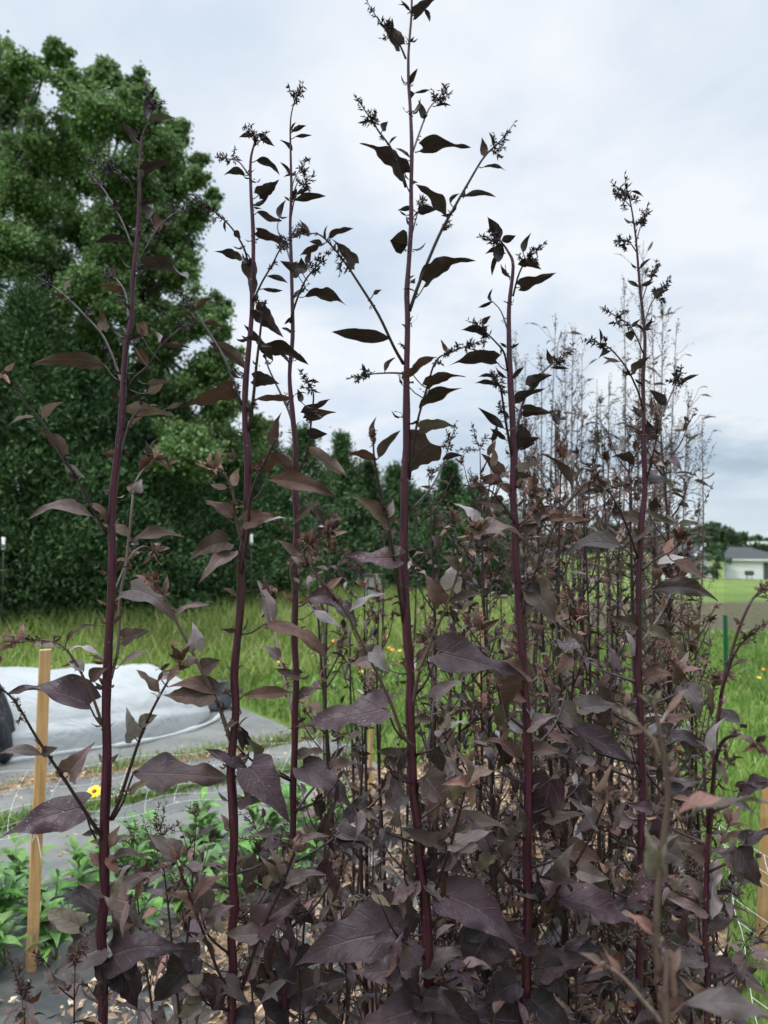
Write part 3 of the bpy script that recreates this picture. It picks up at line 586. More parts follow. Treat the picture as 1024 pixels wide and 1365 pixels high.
# ---------------------------------------------------------------- stakes
wm, t, b = mat('yellow_pine', .6, .3); mp = t.nodes.new('ShaderNodeMapping'); mp.inputs['Scale'].default_value = (60, 60, 3); t.links.new(objco(t), mp.inputs[0]); f = noise(t, mp.outputs[0], 1.3, 6, .65, .5)
zs_ = t.nodes.new('ShaderNodeSeparateXYZ'); t.links.new(geopos(t), zs_.inputs[0]); c = ramp(t, f, [(.3, (.36, .20, .075)), (.5, (.52, .31, .13)), (.72, (.62, .40, .19))]); c = mixc(t, ramp(t, noise(t, objco(t), 18, 2), [(.62, 0), (.72, .35)]), c, (.22, .12, .05)); c = mixc(t, M_(t, 'MULTIPLY', ramp(t, zs_.outputs[2], [(0.02, 1), (.30, 0)]), ramp(t, noise(t, geopos(t), 25, 4), [(.35, .2), (.65, 1)])), c, (.12, .085, .055)); c = mixc(t, ramp(t, noise(t, geopos(t), 6, 4), [(.5, 0), (.75, .5)]), c, (.30, .25, .19)); t.links.new(c, b.inputs['Base Color']); bump(t, b, f, .5, .003)
string_m, _, b = mat('white_string', .6, .3); b.inputs['Base Color'].default_value = (.78, .80, .80, 1)
def stake(x0, y0, x1, y1, d, wd, label, tie=None, seed=1):
    """from the foot (x0,y0) up to the head (x1,y1)"""
    b0, t0 = P(x0, y0, d), P(x1, y1, d + .02); dz = t0 - b0; b0 = b0 - dz * (b0[2] / dz[2]) if b0[2] > 0 and y0 < 1200 else b0; root = thing('wooden_stake', b0, label, 'stake'); ax = nrm(t0 - b0); r = wd / 2 / F * d; s_ = V(math.cos(.5), math.sin(.5), 0); q_ = np.cross(ax, s_); rng = RS(seed); mb = MB(); n_ = 12; vs = []
    prof = [(-1, -1), (1, -1), (1, 1), (-1, 1)]
    for a in range(n_):
        c_ = b0 - ax * .05 + (t0 - b0 + ax * .05) * a / (n_ - 1) + rng.normal(0, .0008, 3); e = 1 if a else .35
        for x, y in prof:
            for k_ in (-1, 1):       # small chamfer
                xx, yy = (x * .93, y) if (k_ * x * y > 0) else (x, y * .93); vs.append(c_ + s_ * r * xx * e * .95 + q_ * r * yy * .62 * e)
    mb.add(vs, [[a * 8 + q, a * 8 + (q + 1) % 8, (a + 1) * 8 + (q + 1) % 8, (a + 1) * 8 + q] for a in range(n_ - 1) for q in range(8)], [[(n_ - 1) * 8, (n_ - 1) * 8 + q, (n_ - 1) * 8 + q + 1] for q in range(1, 7)]); mb.build('shaft', wm, root, smooth=False)
    if tie:
        c_ = P(tie[0], tie[1], d); mb = MB()
        for k_ in range(3): tube(mb, [c_ + (s_ * math.cos(x) + q_ * math.sin(x)) * r * 1.15 + ax * (.003 * k_ + .002 * math.sin(x)) for x in np.linspace(0, 6.28, 14)], .0016, 4)
        tube(mb, [c_ - V(0, r, 0), c_ + V(.010, -r, -.03), c_ + V(.022, -r, -.10)], .0014, 4); tube(mb, [c_ - V(0, r, 0), c_ + V(.004, -r, .01), c_ + V(-.012, -r, -.035)], .0014, 4); mb.build('string_knot', string_m, root)
stake(41, 1305, 61, 866, 2.5, 15, 'light wooden stake with white string knotted round it, left of the purple plants', (51, 1107), 1)
stake(1018, 1190, 1024, 1040, 2.6, 14, 'orange brown wooden stake cut off by the right edge', None, 2)
stake(492, 1100, 496, 893, 3.6, 5, 'thin wooden stake seen left of the thick central stem', None, 3)
stake(638, 1060, 642, 812, 4.2, 5, 'weathered wooden stake seen behind the plants right of centre', None, 4)
stake(500, 850, 502, 765, 14, 2.6, 'short wooden post in the meadow beside the pale hive box', None, 5)
# ---------------------------------------------------------------- trellis netting (square mesh of white twine)
def net(name, f, nu, nv, r, label, seed=1):
    mb = MB(); rng = RS(seed)
    for a in range(nu + 1): tube(mb, [f(a / nu, k_ / 24) for k_ in range(25)], r, 3, smooth=False)
    for a in range(nv + 1): tube(mb, [f(k_ / 24, a / nv) for k_ in range(25)], r, 3, smooth=False)
    for a in range(nu + 1):
        for q in range(nv + 1): buds(mb, [f(a / nu, q / nv) - V(0, 0, r * 2.5)], [V(0, 0, 1)], r * 5, r * 3)
    return tag(mb.build(name, string_m), label, 'netting')
a0, a1 = P(1012, 1372, 1.5), P(958, 1092, 2.15)
def fr(u, v):
    e = a0 + (a1 - a0) * u; o_ = V(.55, .10, -.10) * v; s_ = V(0, 0, -.10) * math.sin(v * math.pi) + V(0, 0, -.02) * math.sin(u * 15); return e + o_ + s_ - V(.0, 0, .0)
net('trellis_net', fr, 7, 4, .0008, 'white square trellis netting sagging along the right side of the bed', 2)
b0_, b1_ = P(-40, 1122, 2.5), P(400, 1045, 3.4); s1 = P(50, 1106, 2.46)
c0_, c1_ = P(-60, 1040, 3.3), P(400, 985, 4.6)
def fl(u, v):
    e = b0_ * (1 - u) + b1_ * u; g_ = c0_ * (1 - u) + c1_ * u; g_ = g_ + (b1_ - b0_) * .10 * v; return e * (1 - v) + g_ * v + V(0, 0, -.04) * math.sin(v * math.pi) + V(0, 0, -.012) * math.sin(u * 19 + v * 4)
net('trellis_net', fl, 11, 4, .00055, 'white square trellis netting stretched over the green crop row on the left', 3)
# ---------------------------------------------------------------- flowers
pet_y, _, b = mat('yellow_petal', .5, .3); b.inputs['Base Color'].default_value = (.85, .62, .02, 1)
pet_o, _, b = mat('orange_petal', .5, .3); b.inputs['Base Color'].default_value = (.85, .33, .01, 1)
pet_c, _, b = mat('red_flower_centre', .7, .2); b.inputs['Base Color'].default_value = (.45, .07, .02, 1)
def flower(px_, py_, d, r, label, group, pm, seed, tilt=.5):
    rng = RS(seed); c = P(px_, py_, d); g0 = V(c[0] + rng.normal(0, .02), c[1], float(tz(c[0], c[1]))); root = thing('daisy_flower', g0, label, 'flower', group); mb = MB()
    tube(mb, [g0, (g0 + c) / 2 + V(rng.normal(0, .02), 0, 0), c], [.002, .0017, .0015], 4); 
    for _ in range(4):
        f = rng.uniform(.1, .7); A = g0 + (c - g0) * f; h = nrm(V(rng.normal(), rng.normal(), .6)); leaf(mb, None, A, A + h * rng.uniform(.05, .09), V(0, 0, 1), .02, 'o', .1, .2, .02, rng, 0, 3, 5)
    mb.build('stalk', cstem, root); up = nrm(V(0, -tilt, 1)); s_ = V(1, 0, 0); q_ = np.cross(up, s_); mb = MB(); n_ = 14
    for k_ in range(n_):
        a = k_ * 6.283 / n_; dd = s_ * math.cos(a) + q_ * math.sin(a); leaf(mb, None, c + dd * r * .2, c + dd * r * rng.uniform(.9, 1.05) + up * rng.normal(0, r * .08), up, r * .42, 'o', .05, .1, .02, rng, 0, 3, 5)
    mb.build('petals', pm, root); mb = MB(); v = [c + up * r * .22]; 
    for rr_, hh_ in ((.17, .18), (.30, .08), (.33, 0)):
        v += [c + (s_ * math.cos(x) + q_ * math.sin(x)) * r * rr_ + up * r * hh_ for x in np.arange(8) * .785]
    mb.add(v, [[1 + l * 8 + k_, 1 + l * 8 + (k_ + 1) % 8, 9 + l * 8 + (k_ + 1) % 8, 9 + l * 8 + k_] for l in range(2) for k_ in range(8)], [[0, 1 + k_, 1 + (k_ + 1) % 8] for k_ in range(8)]); mb.build('flower_centre', pet_c, root)
flower(126, 1055, 3.5, .036, 'yellow daisy like flower with a red centre, left of the leftmost purple stem', None, pet_y, 1, .9)
flower(736, 1252, 2.6, .018, 'tiny yellow flower low among the stems, right of the first tall stem right of centre', None, pet_y, 2, .9)
OF = [(514,848,9,'o'),(518,863,7,'o'),(523,866,7,'o'),(533,867,7,'y'),(445,854,8,'o'),(454,876,7,'y'),(513,929,9,'o'),(572,869,10,'y'),(616,876,10,'o'),(534,882,6,'y'),(600,850,7,'y'),(437,861,6,'o'),(482,895,8,'y'),(588,880,8,'y'),(372,882,7,'y'),(968,907,6,'o'),(1018,892,8,'o'),(1012,903,7,'y'),(900,880,6,'y')]
OF.sort(); ORD1 = ['first', 'second', 'third', 'fourth', 'fifth', 'sixth', 'seventh', 'eighth', 'ninth', 'tenth', 'eleventh', 'twelfth', 'thirteenth', 'fourteenth', 'fifteenth', 'sixteenth', 'seventeenth', 'eighteenth', 'nineteenth', 'twentieth']
for k_, (x, y, s_, c_) in enumerate(OF): flower(x, y, 7.0 + .6 * math.sin(k_ * 2.1), s_ / 2 / F * 5.2, '%s meadow flower, %s from left of all the small meadow flowers' % ('orange' if c_ == 'o' else 'yellow', ORD1[k_]), 'small meadow flowers in the grass', pet_o if c_ == 'o' else pet_y, 50 + k_)
# ---------------------------------------------------------------- trees
bark = simple('bark', [(.018, .015, .012), (.035, .029, .023), (.06, .05, .04)], 9, .9, .02)
def cloud(mb, C, R, n, size, rng, flat=.8, asp=.7, shell=.45, droop=0.2):
    """n leaf faces through the volume of one clump"""
    d = rng.normal(0, 1, (n, 3)); d /= np.linalg.norm(d, axis=1, keepdims=True); r = R * (shell + (1 - shell) * rng.uniform(0, 1, n)) * rng.uniform(.55, 1.08, n)
    p = C + d * r[:, None] * V(1, 1, flat); D = rng.normal(0, 1, (n, 3)) + d * .5 - V(0, 0, droop); s = size * rng.uniform(.6, 1.3, n)
    cards(mb, p, D, rng.normal(0, 1, (n, 3)), s, s * asp, .12)
cotton = islandmat('cottonwood_leaf', [(0, (.055, .110, .036)), (.45, (.105, .185, .060)), (.85, (.17, .265, .085)), (1, (.25, .35, .13))], .5, .30, .35, .7)
cedar = islandmat('cedar_foliage', [(0, (.012, .034, .015)), (.5, (.034, .075, .029)), (1, (.080, .145, .052))], .7, .05, .2, 1.8, (.30, 2.1))
cedar2 = islandmat('cedar_foliage_lighter', [(0, (.028, .058, .024)), (.5, (.055, .105, .040)), (1, (.105, .175, .062))], .7, .05, .2, .5)
limegreen = islandmat('bright_broadleaf', [(0, (.040, .085, .022)), (.5, (.085, .15, .035)), (1, (.15, .23, .06))], .55, .3, .3, .9)
CL = [(-10,85,38),(28,88,28),(8,140,46),(70,66,17),(84,78,17),(66,92,15),(92,112,25),(122,102,22),(150,104,26),(176,122,26),(140,155,42),(182,150,34),(205,185,40),(236,176,20),(60,190,46),(112,225,46),(170,240,46),(228,232,36),(268,215,16),(262,240,18),(266,288,24),(285,262,10),(220,300,44),(160,325,50),(100,305,46),(40,265,48),(0,225,50),(10,330,54),(70,375,50),(130,400,50),(190,385,46),(238,360,32),(290,408,20),(262,420,34),(212,450,44),(300,440,18),(300,480,24),(268,500,38),(228,540,48),(180,500,46),(286,560,36),(322,600,38),(-50,200,70),(-70,330,80),(-60,90,60),(130,480,50),(80,460,50),(300,540,30),(346,560,20),(250,600,50),(200,600,50)]
rng = RS(41); D0 = 13.0; tb = P(110, 830, D0); tb[2] = float(tz(tb[0], tb[1])) - .05
root = thing('cottonwood_tree', tb, 'large broadleaf tree with loose light green crown filling the upper left', 'tree'); ml = MB(); mt = MB()
fork = P(110, 560, D0); tube(mt, [tb, (tb + fork) / 2 + V(.1, .05, 0), fork], [.30, .24, .20], 10); hub = [P(110, 420, D0), P(40, 380, D0 + .6), P(190, 400, D0 - .5), P(140, 250, D0 + .2), P(10, 230, D0 - .4), P(215, 470, D0 + .3)]
for h_ in hub: tube(mt, [fork, (fork + h_) / 2 + rng.normal(0, .15, 3), h_], [.12, .08, .05], 7)
for x, y, r in CL:
    d = D0 + rng.uniform(-1.6, 1.6); C = P(x, y, d); R = r / F * d; h_ = hub[int(np.argmin([np.linalg.norm(C - q) for q in hub]))]
    tube(mt, [h_, (h_ + C) / 2 + rng.normal(0, .12, 3), C], [.030, .02, .009], 5)
    for _ in range(5):
        e = C + nrm(rng.normal(0, 1, 3)) * R * .9; tube(mt, [C, (C + e) / 2 + rng.normal(0, .04, 3), e], [.014, .009, .004], 4)
    m_ = int(6 + (r / 9) ** 2 * 1.3)
    for _ in range(m_):                                            # each clump is made of smaller sprays with gaps between them
        dd = nrm(rng.normal(0, 1, 3)); cc = C + dd * R * rng.uniform(.1, 1.05); cloud(ml, cc, R * rng.uniform(.30, .55) + .03, int(215 * (r / 40) + 60), .057, rng, .75, .8, .05, .35)
mt.build('trunk', bark, root); ml.build('crown', cotton, root, smooth=False)
def conifer(px_, top, d, hwid, m, label, seed, dens=1.0, cat='tree', group='dark cedar trees along the field edge', base=None):
    rng = RS(seed); T = P(px_, top, d); z0 = float(tz(T[0], T[1])); H = T[2] - z0; b = V(T[0], T[1], z0); root = thing('cedar_tree', b, label, cat, group); mt = MB(); ml = MB(); tube(mt, [b, b + V(0, 0, H * .9)], [.03 * H, .01], 6)
    n_ = int(150 * dens * H / 4)
    for q in range(n_):
        f = rng.uniform(.02, 1) ** .85; az = rng.uniform(0, 6.28); rr = hwid * (1 - f) ** (.78 if d < 16 else .95) * rng.uniform(.5, 1.25) * (1 + .15 * math.sin(az * 3 + f * 9)) ; h = V(math.cos(az), math.sin(az), 0); A = b + V(0, 0, H * f); E = A + h * rr + V(0, 0, rr * rng.uniform(.1, .6) + .04)
        if q % 3 == 0: tube(mt, [A, E], [.012, .004], 3, smooth=False)
        k = int(95 + 60 * rr); tt = rng.uniform(.35, 1.05, k)[:, None]; pos = A + (E - A) * tt + rng.normal(0, .09 + .05 * hwid * (1 - f), (k, 3)); DD = rng.normal(0, .55, (k, 3)) + h * .7 + V(0, 0, .6); s_ = rng.uniform(.05, .12, k) * (d / 13) ** .5
        cards(ml, pos, DD, rng.normal(0, 1, (k, 3)), s_, s_ * .30, .1)
    k = 60; tt = rng.uniform(.85, 1.02, k)[:, None]; cards(ml, b + V(0, 0, H) * tt + rng.normal(0, .05, (k, 3)) * (1.1 - tt) * 4, rng.normal(0, .4, (k, 3)) + V(0, 0, 1), rng.normal(0, 1, (k, 3)), rng.uniform(.08, .16, k), .04, .1)
    mt.build('trunk', bark, root); ml.build('crown', m, root, smooth=False)
CED = [(-45,372,11.3,1.9,0,'dark cedar cut off by the left edge'),(38,392,11.2,1.7,0,'broad dark cedar behind the leftmost leaves'),(105,470,11.8,1.7,0,'dark cedar behind the leftmost purple stem'),(172,515,12.2,1.7,0,'dark cedar right of the leftmost purple stem'),(235,560,12.8,1.7,0,'dark cedar between the two leftmost purple stems'),(292,585,13.5,1.8,0,'dark cedar left of the second purple stem'),(350,585,15,1.6,0,'dark cedar between the second stem and the slender one'),
 (405,580,17,1.5,1,'pointed cedar behind the slender third stem'),(455,585,18.5,1.15,1,'spire topped cedar between the third stem and the central one'),(490,622,19.5,1.6,0,'cedar just left of the thick central stem'),(528,628,20.5,1.5,1,'cedar behind the thick central stem'),(630,655,24,2.2,0,'low dark cedar left of the first tall stem right of centre'),(668,676,27,2.2,0,'low dark cedar behind the first tall stem right of centre'),(600,622,23,1.3,0,'pointed dark cedar beside the bright green tree')]
for k_, (x, y, d, hw_, mi_, lb) in enumerate(CED): conifer(x, y, d, hw_, [cedar, cedar2][mi_ if d > 16 else k_ % 3 == 1], lb, 100 + k_, 1.7 if d < 14 else 1.1)
def bush(px_, top, d, hwid, m, label, seed, name='broadleaf_tree', group=None, z0=None, n=26, size=.09):
    rng = RS(seed); T = P(px_, top, d); z0 = float(tz(T[0], T[1])); b = V(T[0], T[1], z0); H = T[2] - z0; root = thing(name, b, label, 'tree' if 'tree' in name else 'shrub', group); mt = MB(); ml = MB(); tube(mt, [b, b + V(0, 0, H * .6)], [.03 * H + .01, .02], 6)
    for q in range(n):
        az = rng.uniform(0, 6.28); f = rng.uniform(.12, .95); rr = hwid * math.sin(min(1, (1 - f) * 1.6 + .12) * math.pi / 2) * rng.uniform(.2, .95); C = b + V(math.cos(az) * rr, math.sin(az) * rr, H * f * .95); tube(mt, [b + V(0, 0, H * f * .5), C], [.02, .006], 3, smooth=False)
        cloud(ml, C, hwid * rng.uniform(.18, .34), 150, size * (d / 13) ** .5, rng, .8, .7, .2)
    mt.build('trunk', bark, root); ml.build('crown', m, root, smooth=False)
bush(586, 640, 24, 1.5, limegreen, 'bright yellow green tree among the cedars right of the central stem', 7, n=34)
bush(375, 700, 15.5, 1.2, limegreen, 'small bright shrub behind the slender third stem', 8, 'field_shrub', 'light green shrubs at the foot of the trees')
bush(245, 745, 12.6, .9, limegreen, 'light green shrub at the foot of the trees between the two leftmost stems', 9, 'field_shrub', 'light green shrubs at the foot of the trees')
bush(455, 765, 17.5, .9, limegreen, 'light green shrub at the meadow edge left of the central stem', 10, 'field_shrub', 'light green shrubs at the foot of the trees')
bush(-25, 700, 10.8, .8, cedar2, 'dark shrub at the foot of the trees by the left edge', 12, 'field_shrub', 'light green shrubs at the foot of the trees')
bush(432, 632, 18.0, 1.7, cedar2, 'rounded dark green tree in the tree line between the third stem and the central one', 31, n=40)
bush(556, 642, 21.5, 1.8, cedar2, 'rounded dark green tree in the tree line just right of the central stem', 32, n=40)
bush(325, 545, 14.2, 1.5, cotton, 'light green broadleaf tree behind the second tall stem', 33, n=54, size=.075)
bush(62, 560, 11.6, 1.0, cedar2, 'mid green bushy tree in front of the dark cedars at the left edge', 34, n=34, size=.07)
bush(205, 650, 11.6, .9, cedar2, 'low mid green tree at the meadow edge between the two leftmost stems', 35, n=30, size=.07)
# bramble thicket closing the foot of the cedars
rng = RS(64); mb = MB()
for q in range(150):
    t_ = rng.rand(); p = P(-90, 830, 12.2) * (1 - t_) + P(660, 770, 27) * t_; p = p + rng.normal(0, .35, 3); p[2] = float(tz(p[0], p[1])) + rng.uniform(.1, 1.5); cloud(mb, p, rng.uniform(.3, .6), 220, .11 + .05 * t_, rng, .9, .6, .2)
tag(mb.build('undergrowth', cedar, smooth=False), 'dark tangled undergrowth below the row of cedars', 'undergrowth', kind='stuff')
rng = RS(66); mb = MB()
for q in range(90):                                                  # ragged brambles and nettles spilling out onto the meadow
    t_ = rng.rand(); p = P(-60, 845, 11.0) * (1 - t_) + P(640, 778, 25) * t_; p = p + V(rng.normal(0, .5), rng.normal(-.3, .5), 0); p[2] = float(tz(p[0], p[1])) + rng.uniform(.0, .55) * (1 + (math.sin(t_ * 37) > .3)); cloud(mb, p, rng.uniform(.16, .42), 130, .085 + .05 * t_, rng, 1.1, .35, .1, -.6)
tag(mb.build('brambles', cedar2, smooth=False), 'ragged green brambles and nettles where the meadow meets the dark trees', 'brambles', kind='stuff')
# far wood
rng = RS(65); mb = MB(); farw = islandmat('far_wood_foliage', [(0, (.030, .055, .030)), (.5, (.050, .085, .045)), (1, (.085, .125, .060))], .8, 0, .1, .03)
for q in range(520):
    x = rng.uniform(700, 1110); d = rng.uniform(236, 262); top = 701 + 6 * math.sin(x * .045) + 3 * math.sin(x * .13) + (4 if x > 1000 else 0) + rng.uniform(0, 20) ** 1.0; p = P(x, top + 7, d); cloud(mb, p, rng.uniform(1.2, 2.0), 110, .8, rng, .8, .8, .4)
for q in range(70):
    x = rng.uniform(700, 1110); p = P(x, 728 + rng.uniform(0, 6), 225); cloud(mb, p, rng.uniform(1.5, 2.6), 90, .8, rng, .6, .8, .4)
for q in range(60):
    x = rng.uniform(880, 1110); p = P(x, 729 + rng.uniform(-1, 5), 185); cloud(mb, p, rng.uniform(1.0, 1.8), 90, .7, rng, .7, .8, .4)
tag(mb.build('far_wood', farw, smooth=False), 'distant wood along the horizon at the right', 'wood', kind='stuff')
# ---------------------------------------------------------------- houses beyond the field
roof, t, b = mat('grey_shingles', .85, .2); c = mixc(t, noise(t, geopos(t), 3, 5, .7), (.035, .038, .042), (.065, .068, .074)); t.links.new(c, b.inputs['Base Color'])
wall, t, b = mat('white_siding', .6, .3); wv = t.nodes.new('ShaderNodeTexWave'); wv.bands_direction = 'Z'; wv.inputs['Scale'].default_value = 2.2; t.links.new(geopos(t), wv.inputs[0]); c = mixc(t, wv.outputs['Fac'], (.66, .66, .64), (.76, .76, .74)); t.links.new(c, b.inputs['Base Color'])
dark, _, b = mat('recess_shade_and_grill', .8, .1); b.inputs['Base Color'].default_value = (.06, .065, .07, 1)  # recess shade put into the colour; also the dark of the grill
glass, _, b = mat('window_glass', .15, .6); b.inputs['Base Color'].default_value = (.06, .07, .09, 1)
trim, _, b = mat('white_trim', .5, .3); b.inputs['Base Color'].default_value = (.78, .78, .77, 1)
HD = 112.0; hs = HD / F
def hx(px_): return (px_ - 512) * hs
def hz(py_): return P(900, py_, HD)[2]
def hip_roof(mb, x0, x1, y0, y1, ze, zr, in0, in1, ov=.5):
    v = [(x0 - ov, y0 - ov, ze), (x1 + ov, y0 - ov, ze), (x1 + ov, y1 + ov, ze), (x0 - ov, y1 + ov, ze), (x0 + in0, (y0 + y1) / 2, zr), (x1 - in1, (y0 + y1) / 2, zr)]
    v += [(a, b, c - .22) for a, b, c in v[:4]]; mb.add(v, [[0, 1, 5, 4], [2, 3, 4, 5], [6, 7, 1, 0], [7, 8, 2, 1], [8, 9, 3, 2], [9, 6, 0, 3], [9, 8, 7, 6]], [[1, 2, 5], [3, 0, 4]])
zg = float(tz(45, HD)) ; 
x0, x1 = hx(968), hx(1046); r_ = thing('house', (hx(1000), HD, zg), 'long low white house with grey roof and wide white garage door, at the right edge', 'house')
r_.rotation_euler[2] = -.40; ze, zr = hz(747), hz(730)
mb = MB(); box(mb, (x0, HD, zg - 1), (x1, HD + 9, ze)); mb.build('wall', wall, r_, smooth=False); mb = MB(); hip_roof(mb, x0, x1, HD, HD + 9, ze + .22, zr, .8, 5.0); mb.build('roof', roof, r_, smooth=False)
mb = MB(); box(mb, (x0 - .5, HD - .54, ze - .02), (x1 + .5, HD - .50, ze + .20)); mb.build('gutter', trim, r_, smooth=False)
gd = MB(); gx0, gx1 = hx(970), hx(1014)
for k_ in range(4): box(gd, (gx0, HD - .10, zg + .05 + k_ * (ze - zg - .5) / 4), (gx1, HD - .04, zg + .05 + (k_ + .97) * (ze - zg - .5) / 4))
gd.build('garage_door', trim, r_, smooth=False)
mb = MB(); box(mb, (hx(1015.5), HD - .12, zg + .02), (hx(1024), HD - .03, ze - .3)); mb.build('porch_recess_shade', dark, r_, smooth=False)  # flat dark panel on the wall, painted as the shade of a recess
x0, x1 = hx(893), hx(963); z1 = float(tz(42, HD + 6)) + .6; r_ = thing('house', (hx(925), HD + 5, z1), 'white house with grey gabled roof and small window, left of the garage', 'house')
r_.rotation_euler[2] = -.36; ze, zr = hz(744), hz(727)
mb = MB(); box(mb, (x0, HD + 5, z1 - 2), (x1, HD + 14, ze)); mb.build('wall', wall, r_, smooth=False); mb = MB(); hip_roof(mb, x0, x1 - 1, HD + 5, HD + 14, ze + .22, zr, 1.5, .2); mb.build('roof', roof, r_, smooth=False)
mb = MB(); tube(mb, [(hx(943), HD + 4.2, ze + .25), (hx(957), HD + 9, zr + .1)], .16, 4, smooth=False); mb.build('gable_trim', trim, r_, smooth=False)
mb = MB(); box(mb, (hx(928), HD + 4.86, z1 + 1.1), (hx(934), HD + 4.94, z1 + 2.3)); f_ = mb.build('window', trim, r_, smooth=False); ORG[f_.name] = ORG[r_.name]; mb = MB(); box(mb, (hx(929), HD + 4.80, z1 + 1.2), (hx(933), HD + 4.85, z1 + 2.2)); mb.build('pane', glass, f_, smooth=False)
mb = MB(); box(mb, (hx(938), HD + 4.86, z1 - .5), (hx(950), HD + 4.95, ze - .25)); mb.build('porch_recess_shade', dark, r_, smooth=False)  # dark sheet before the wall stands in for recess shade
mb = MB(); box(mb, (P(1008, 724, 200)[0], 200, -9), (P(1040, 724, 200)[0], 203, P(900, 724, 200)[2] - .01)); o_ = mb.build('wall', wall, r_2 := thing('barn', (P(1020, 724, 200)[0], 200, -9), 'far white flat roofed barn above the garage roof', 'barn'), smooth=False)
mb = MB(); box(mb, (P(1008, 724, 200)[0] - .5, 199, P(900, 724, 200)[2] - .5), (P(1040, 724, 200)[0], 204, P(900, 722, 200)[2])); mb.build('roof', trim, r_2, smooth=False)
bush(956, 730, HD + 1, 2.3, farw, 'leafy tree standing between the two white houses', 71, 'garden_tree', None, n=22, size=.10)
bush(900, 752, HD - 3, 1.1, farw, 'round bush in front of the left house', 72, 'garden_shrub', None, n=18, size=.10)
# grill and parked cart beside the house
g0 = V(hx(991), HD - 1.6, float(tz(hx(991), HD - 1.6))); r_ = thing('grill', g0, 'dark barbecue grill standing in front of the garage', 'grill'); mb = MB()
for a in (-.35, .35):
    for c_ in (-.2, .2): tube(mb, [g0 + V(a, c_, 0), g0 + V(a * .8, c_ * .8, .8)], .03, 5)
mb.build('leg', dark, r_); mb = MB(); tube(mb, [g0 + V(-.55, 0, .95), g0 + V(-.5, 0, .95), g0 + V(.5, 0, .95), g0 + V(.55, 0, .95)], [.1, .36, .36, .1], 12); mb.build('firebox', dark, r_)
# ---------------------------------------------------------------- fences, posts, hive
green, _, b = mat('green_paint', .5, .4); b.inputs['Base Color'].default_value = (.015, .115, .060, 1)
wire, _, b = mat('dark_green_wire', .6, .3); b.inputs['Base Color'].default_value = (.06, .10, .06, 1)
steel, _, b = mat('dark_steel', .5, .5); b.inputs['Base Color'].default_value = (.03, .03, .03, 1)
f0, f1, f2 = P(860, 1000, 8.3), P(968, 900, 8.0), P(1120, 900, 5.2)
for q in (f0, f1, f2): q[2] = float(tz(q[0], q[1]))
root = thing('garden_fence', f1, 'thin green wire mesh fence with a green steel post on the right lawn', 'fence')
for q, h_ in ((f1, .62 + .0), (f2, 1.3), (f0, 1.25)):
    mb = MB(); hh = P(968, 820, 8.0)[2] - q[2] if q is f1 else h_; box(mb, (q[0] - .022, q[1] - .004, q[2]), (q[0] + .022, q[1] + .004, q[2] + hh)); box(mb, (q[0] - .004, q[1] - .03, q[2]), (q[0] + .004, q[1] - .0045, q[2] + hh - .01)); mb.build('post', green, root, smooth=False)
mb = MB()
for a_, b_ in ((f0, f1), (f1, f2)):
    L = np.linalg.norm(b_ - a_); up = V(0, 0, 1.28)
    for k_ in range(int(L / .06)): q = a_ + (b_ - a_) * k_ * .06 / L; tube(mb, [q, q + up], .0011, 3, smooth=False)
    for k_ in range(22): tube(mb, [a_ + up * k_ / 21, b_ + up * k_ / 21], .0011, 3, smooth=False)
mb.build('wire_mesh', wire, root)
pa = [P(5, 860, 10.2), P(153, 850, 11.0), P(335, 820, 12.0)]
root = thing('field_fence', (pa[0][0], pa[0][1], float(tz(*pa[0][:2]))), 'thin steel fence posts with white caps in front of the dark trees', 'fence')
capm, _, b = mat('white_plastic_cap', .5, .3); b.inputs['Base Color'].default_value = (.80, .80, .80, 1)
tops = []
for q, yy_, dd_, xx_ in zip(pa, (716, 716, 712), (10.2, 11.0, 12.0), (5, 153, 335)):
    T = P(xx_, yy_, dd_); z0 = float(tz(q[0], q[1])); mb = MB(); tube(mb, [(T[0], T[1], z0), (T[0], T[1], T[2])], .012, 5, smooth=False); po = mb.build('post', steel, root); ORG[po.name] = ORG[root.name]
    mb = MB(); tube(mb, [(T[0], T[1] - .001, T[2] - .17), (T[0], T[1] - .001, T[2] - .10), (T[0], T[1], T[2] - .09), (T[0], T[1], T[2])], [.026, .030, .022, .027], 8, smooth=False); mb.build('cap', capm, po); tops.append(T)
mb = MB()
for a_, b_ in zip(tops, tops[1:]):
    for z_ in (.15, .45, .75): tube(mb, [a_ - V(0, 0, z_), (a_ + b_) / 2 - V(0, 0, z_ + .03), b_ - V(0, 0, z_)], .0012, 3)
mb.build('wire', steel, root)
roofw, _, b = mat('faded_box_paint', .7, .2); b.inputs['Base Color'].default_value = (.30, .33, .32, 1)
h0 = P(497, 800, 15); h0[2] = float(tz(h0[0], h0[1])); root = thing('hive_box', h0, 'pale box on a low stand at the meadow edge, left of the thick central stem', 'box')
zt_ = P(497, 768, 15)[2]; mb = MB(); box(mb, h0 + V(-.15, -.15, .3), h0 + V(.15, .15, zt_ - h0[2])); mb.build('body', roofw, root, smooth=False); mb = MB(); box(mb, (h0[0] - .2, h0[1] - .17, zt_ + .002), (h0[0] + .2, h0[1] + .17, zt_ + .04)); mb.build('lid', steel, root, smooth=False)
for a in (-.14, .14):
    mb = MB(); box(mb, h0 + V(a - .02, -.12, 0), h0 + V(a + .02, .12, .298)); mb.build('leg', wm, root, smooth=False)
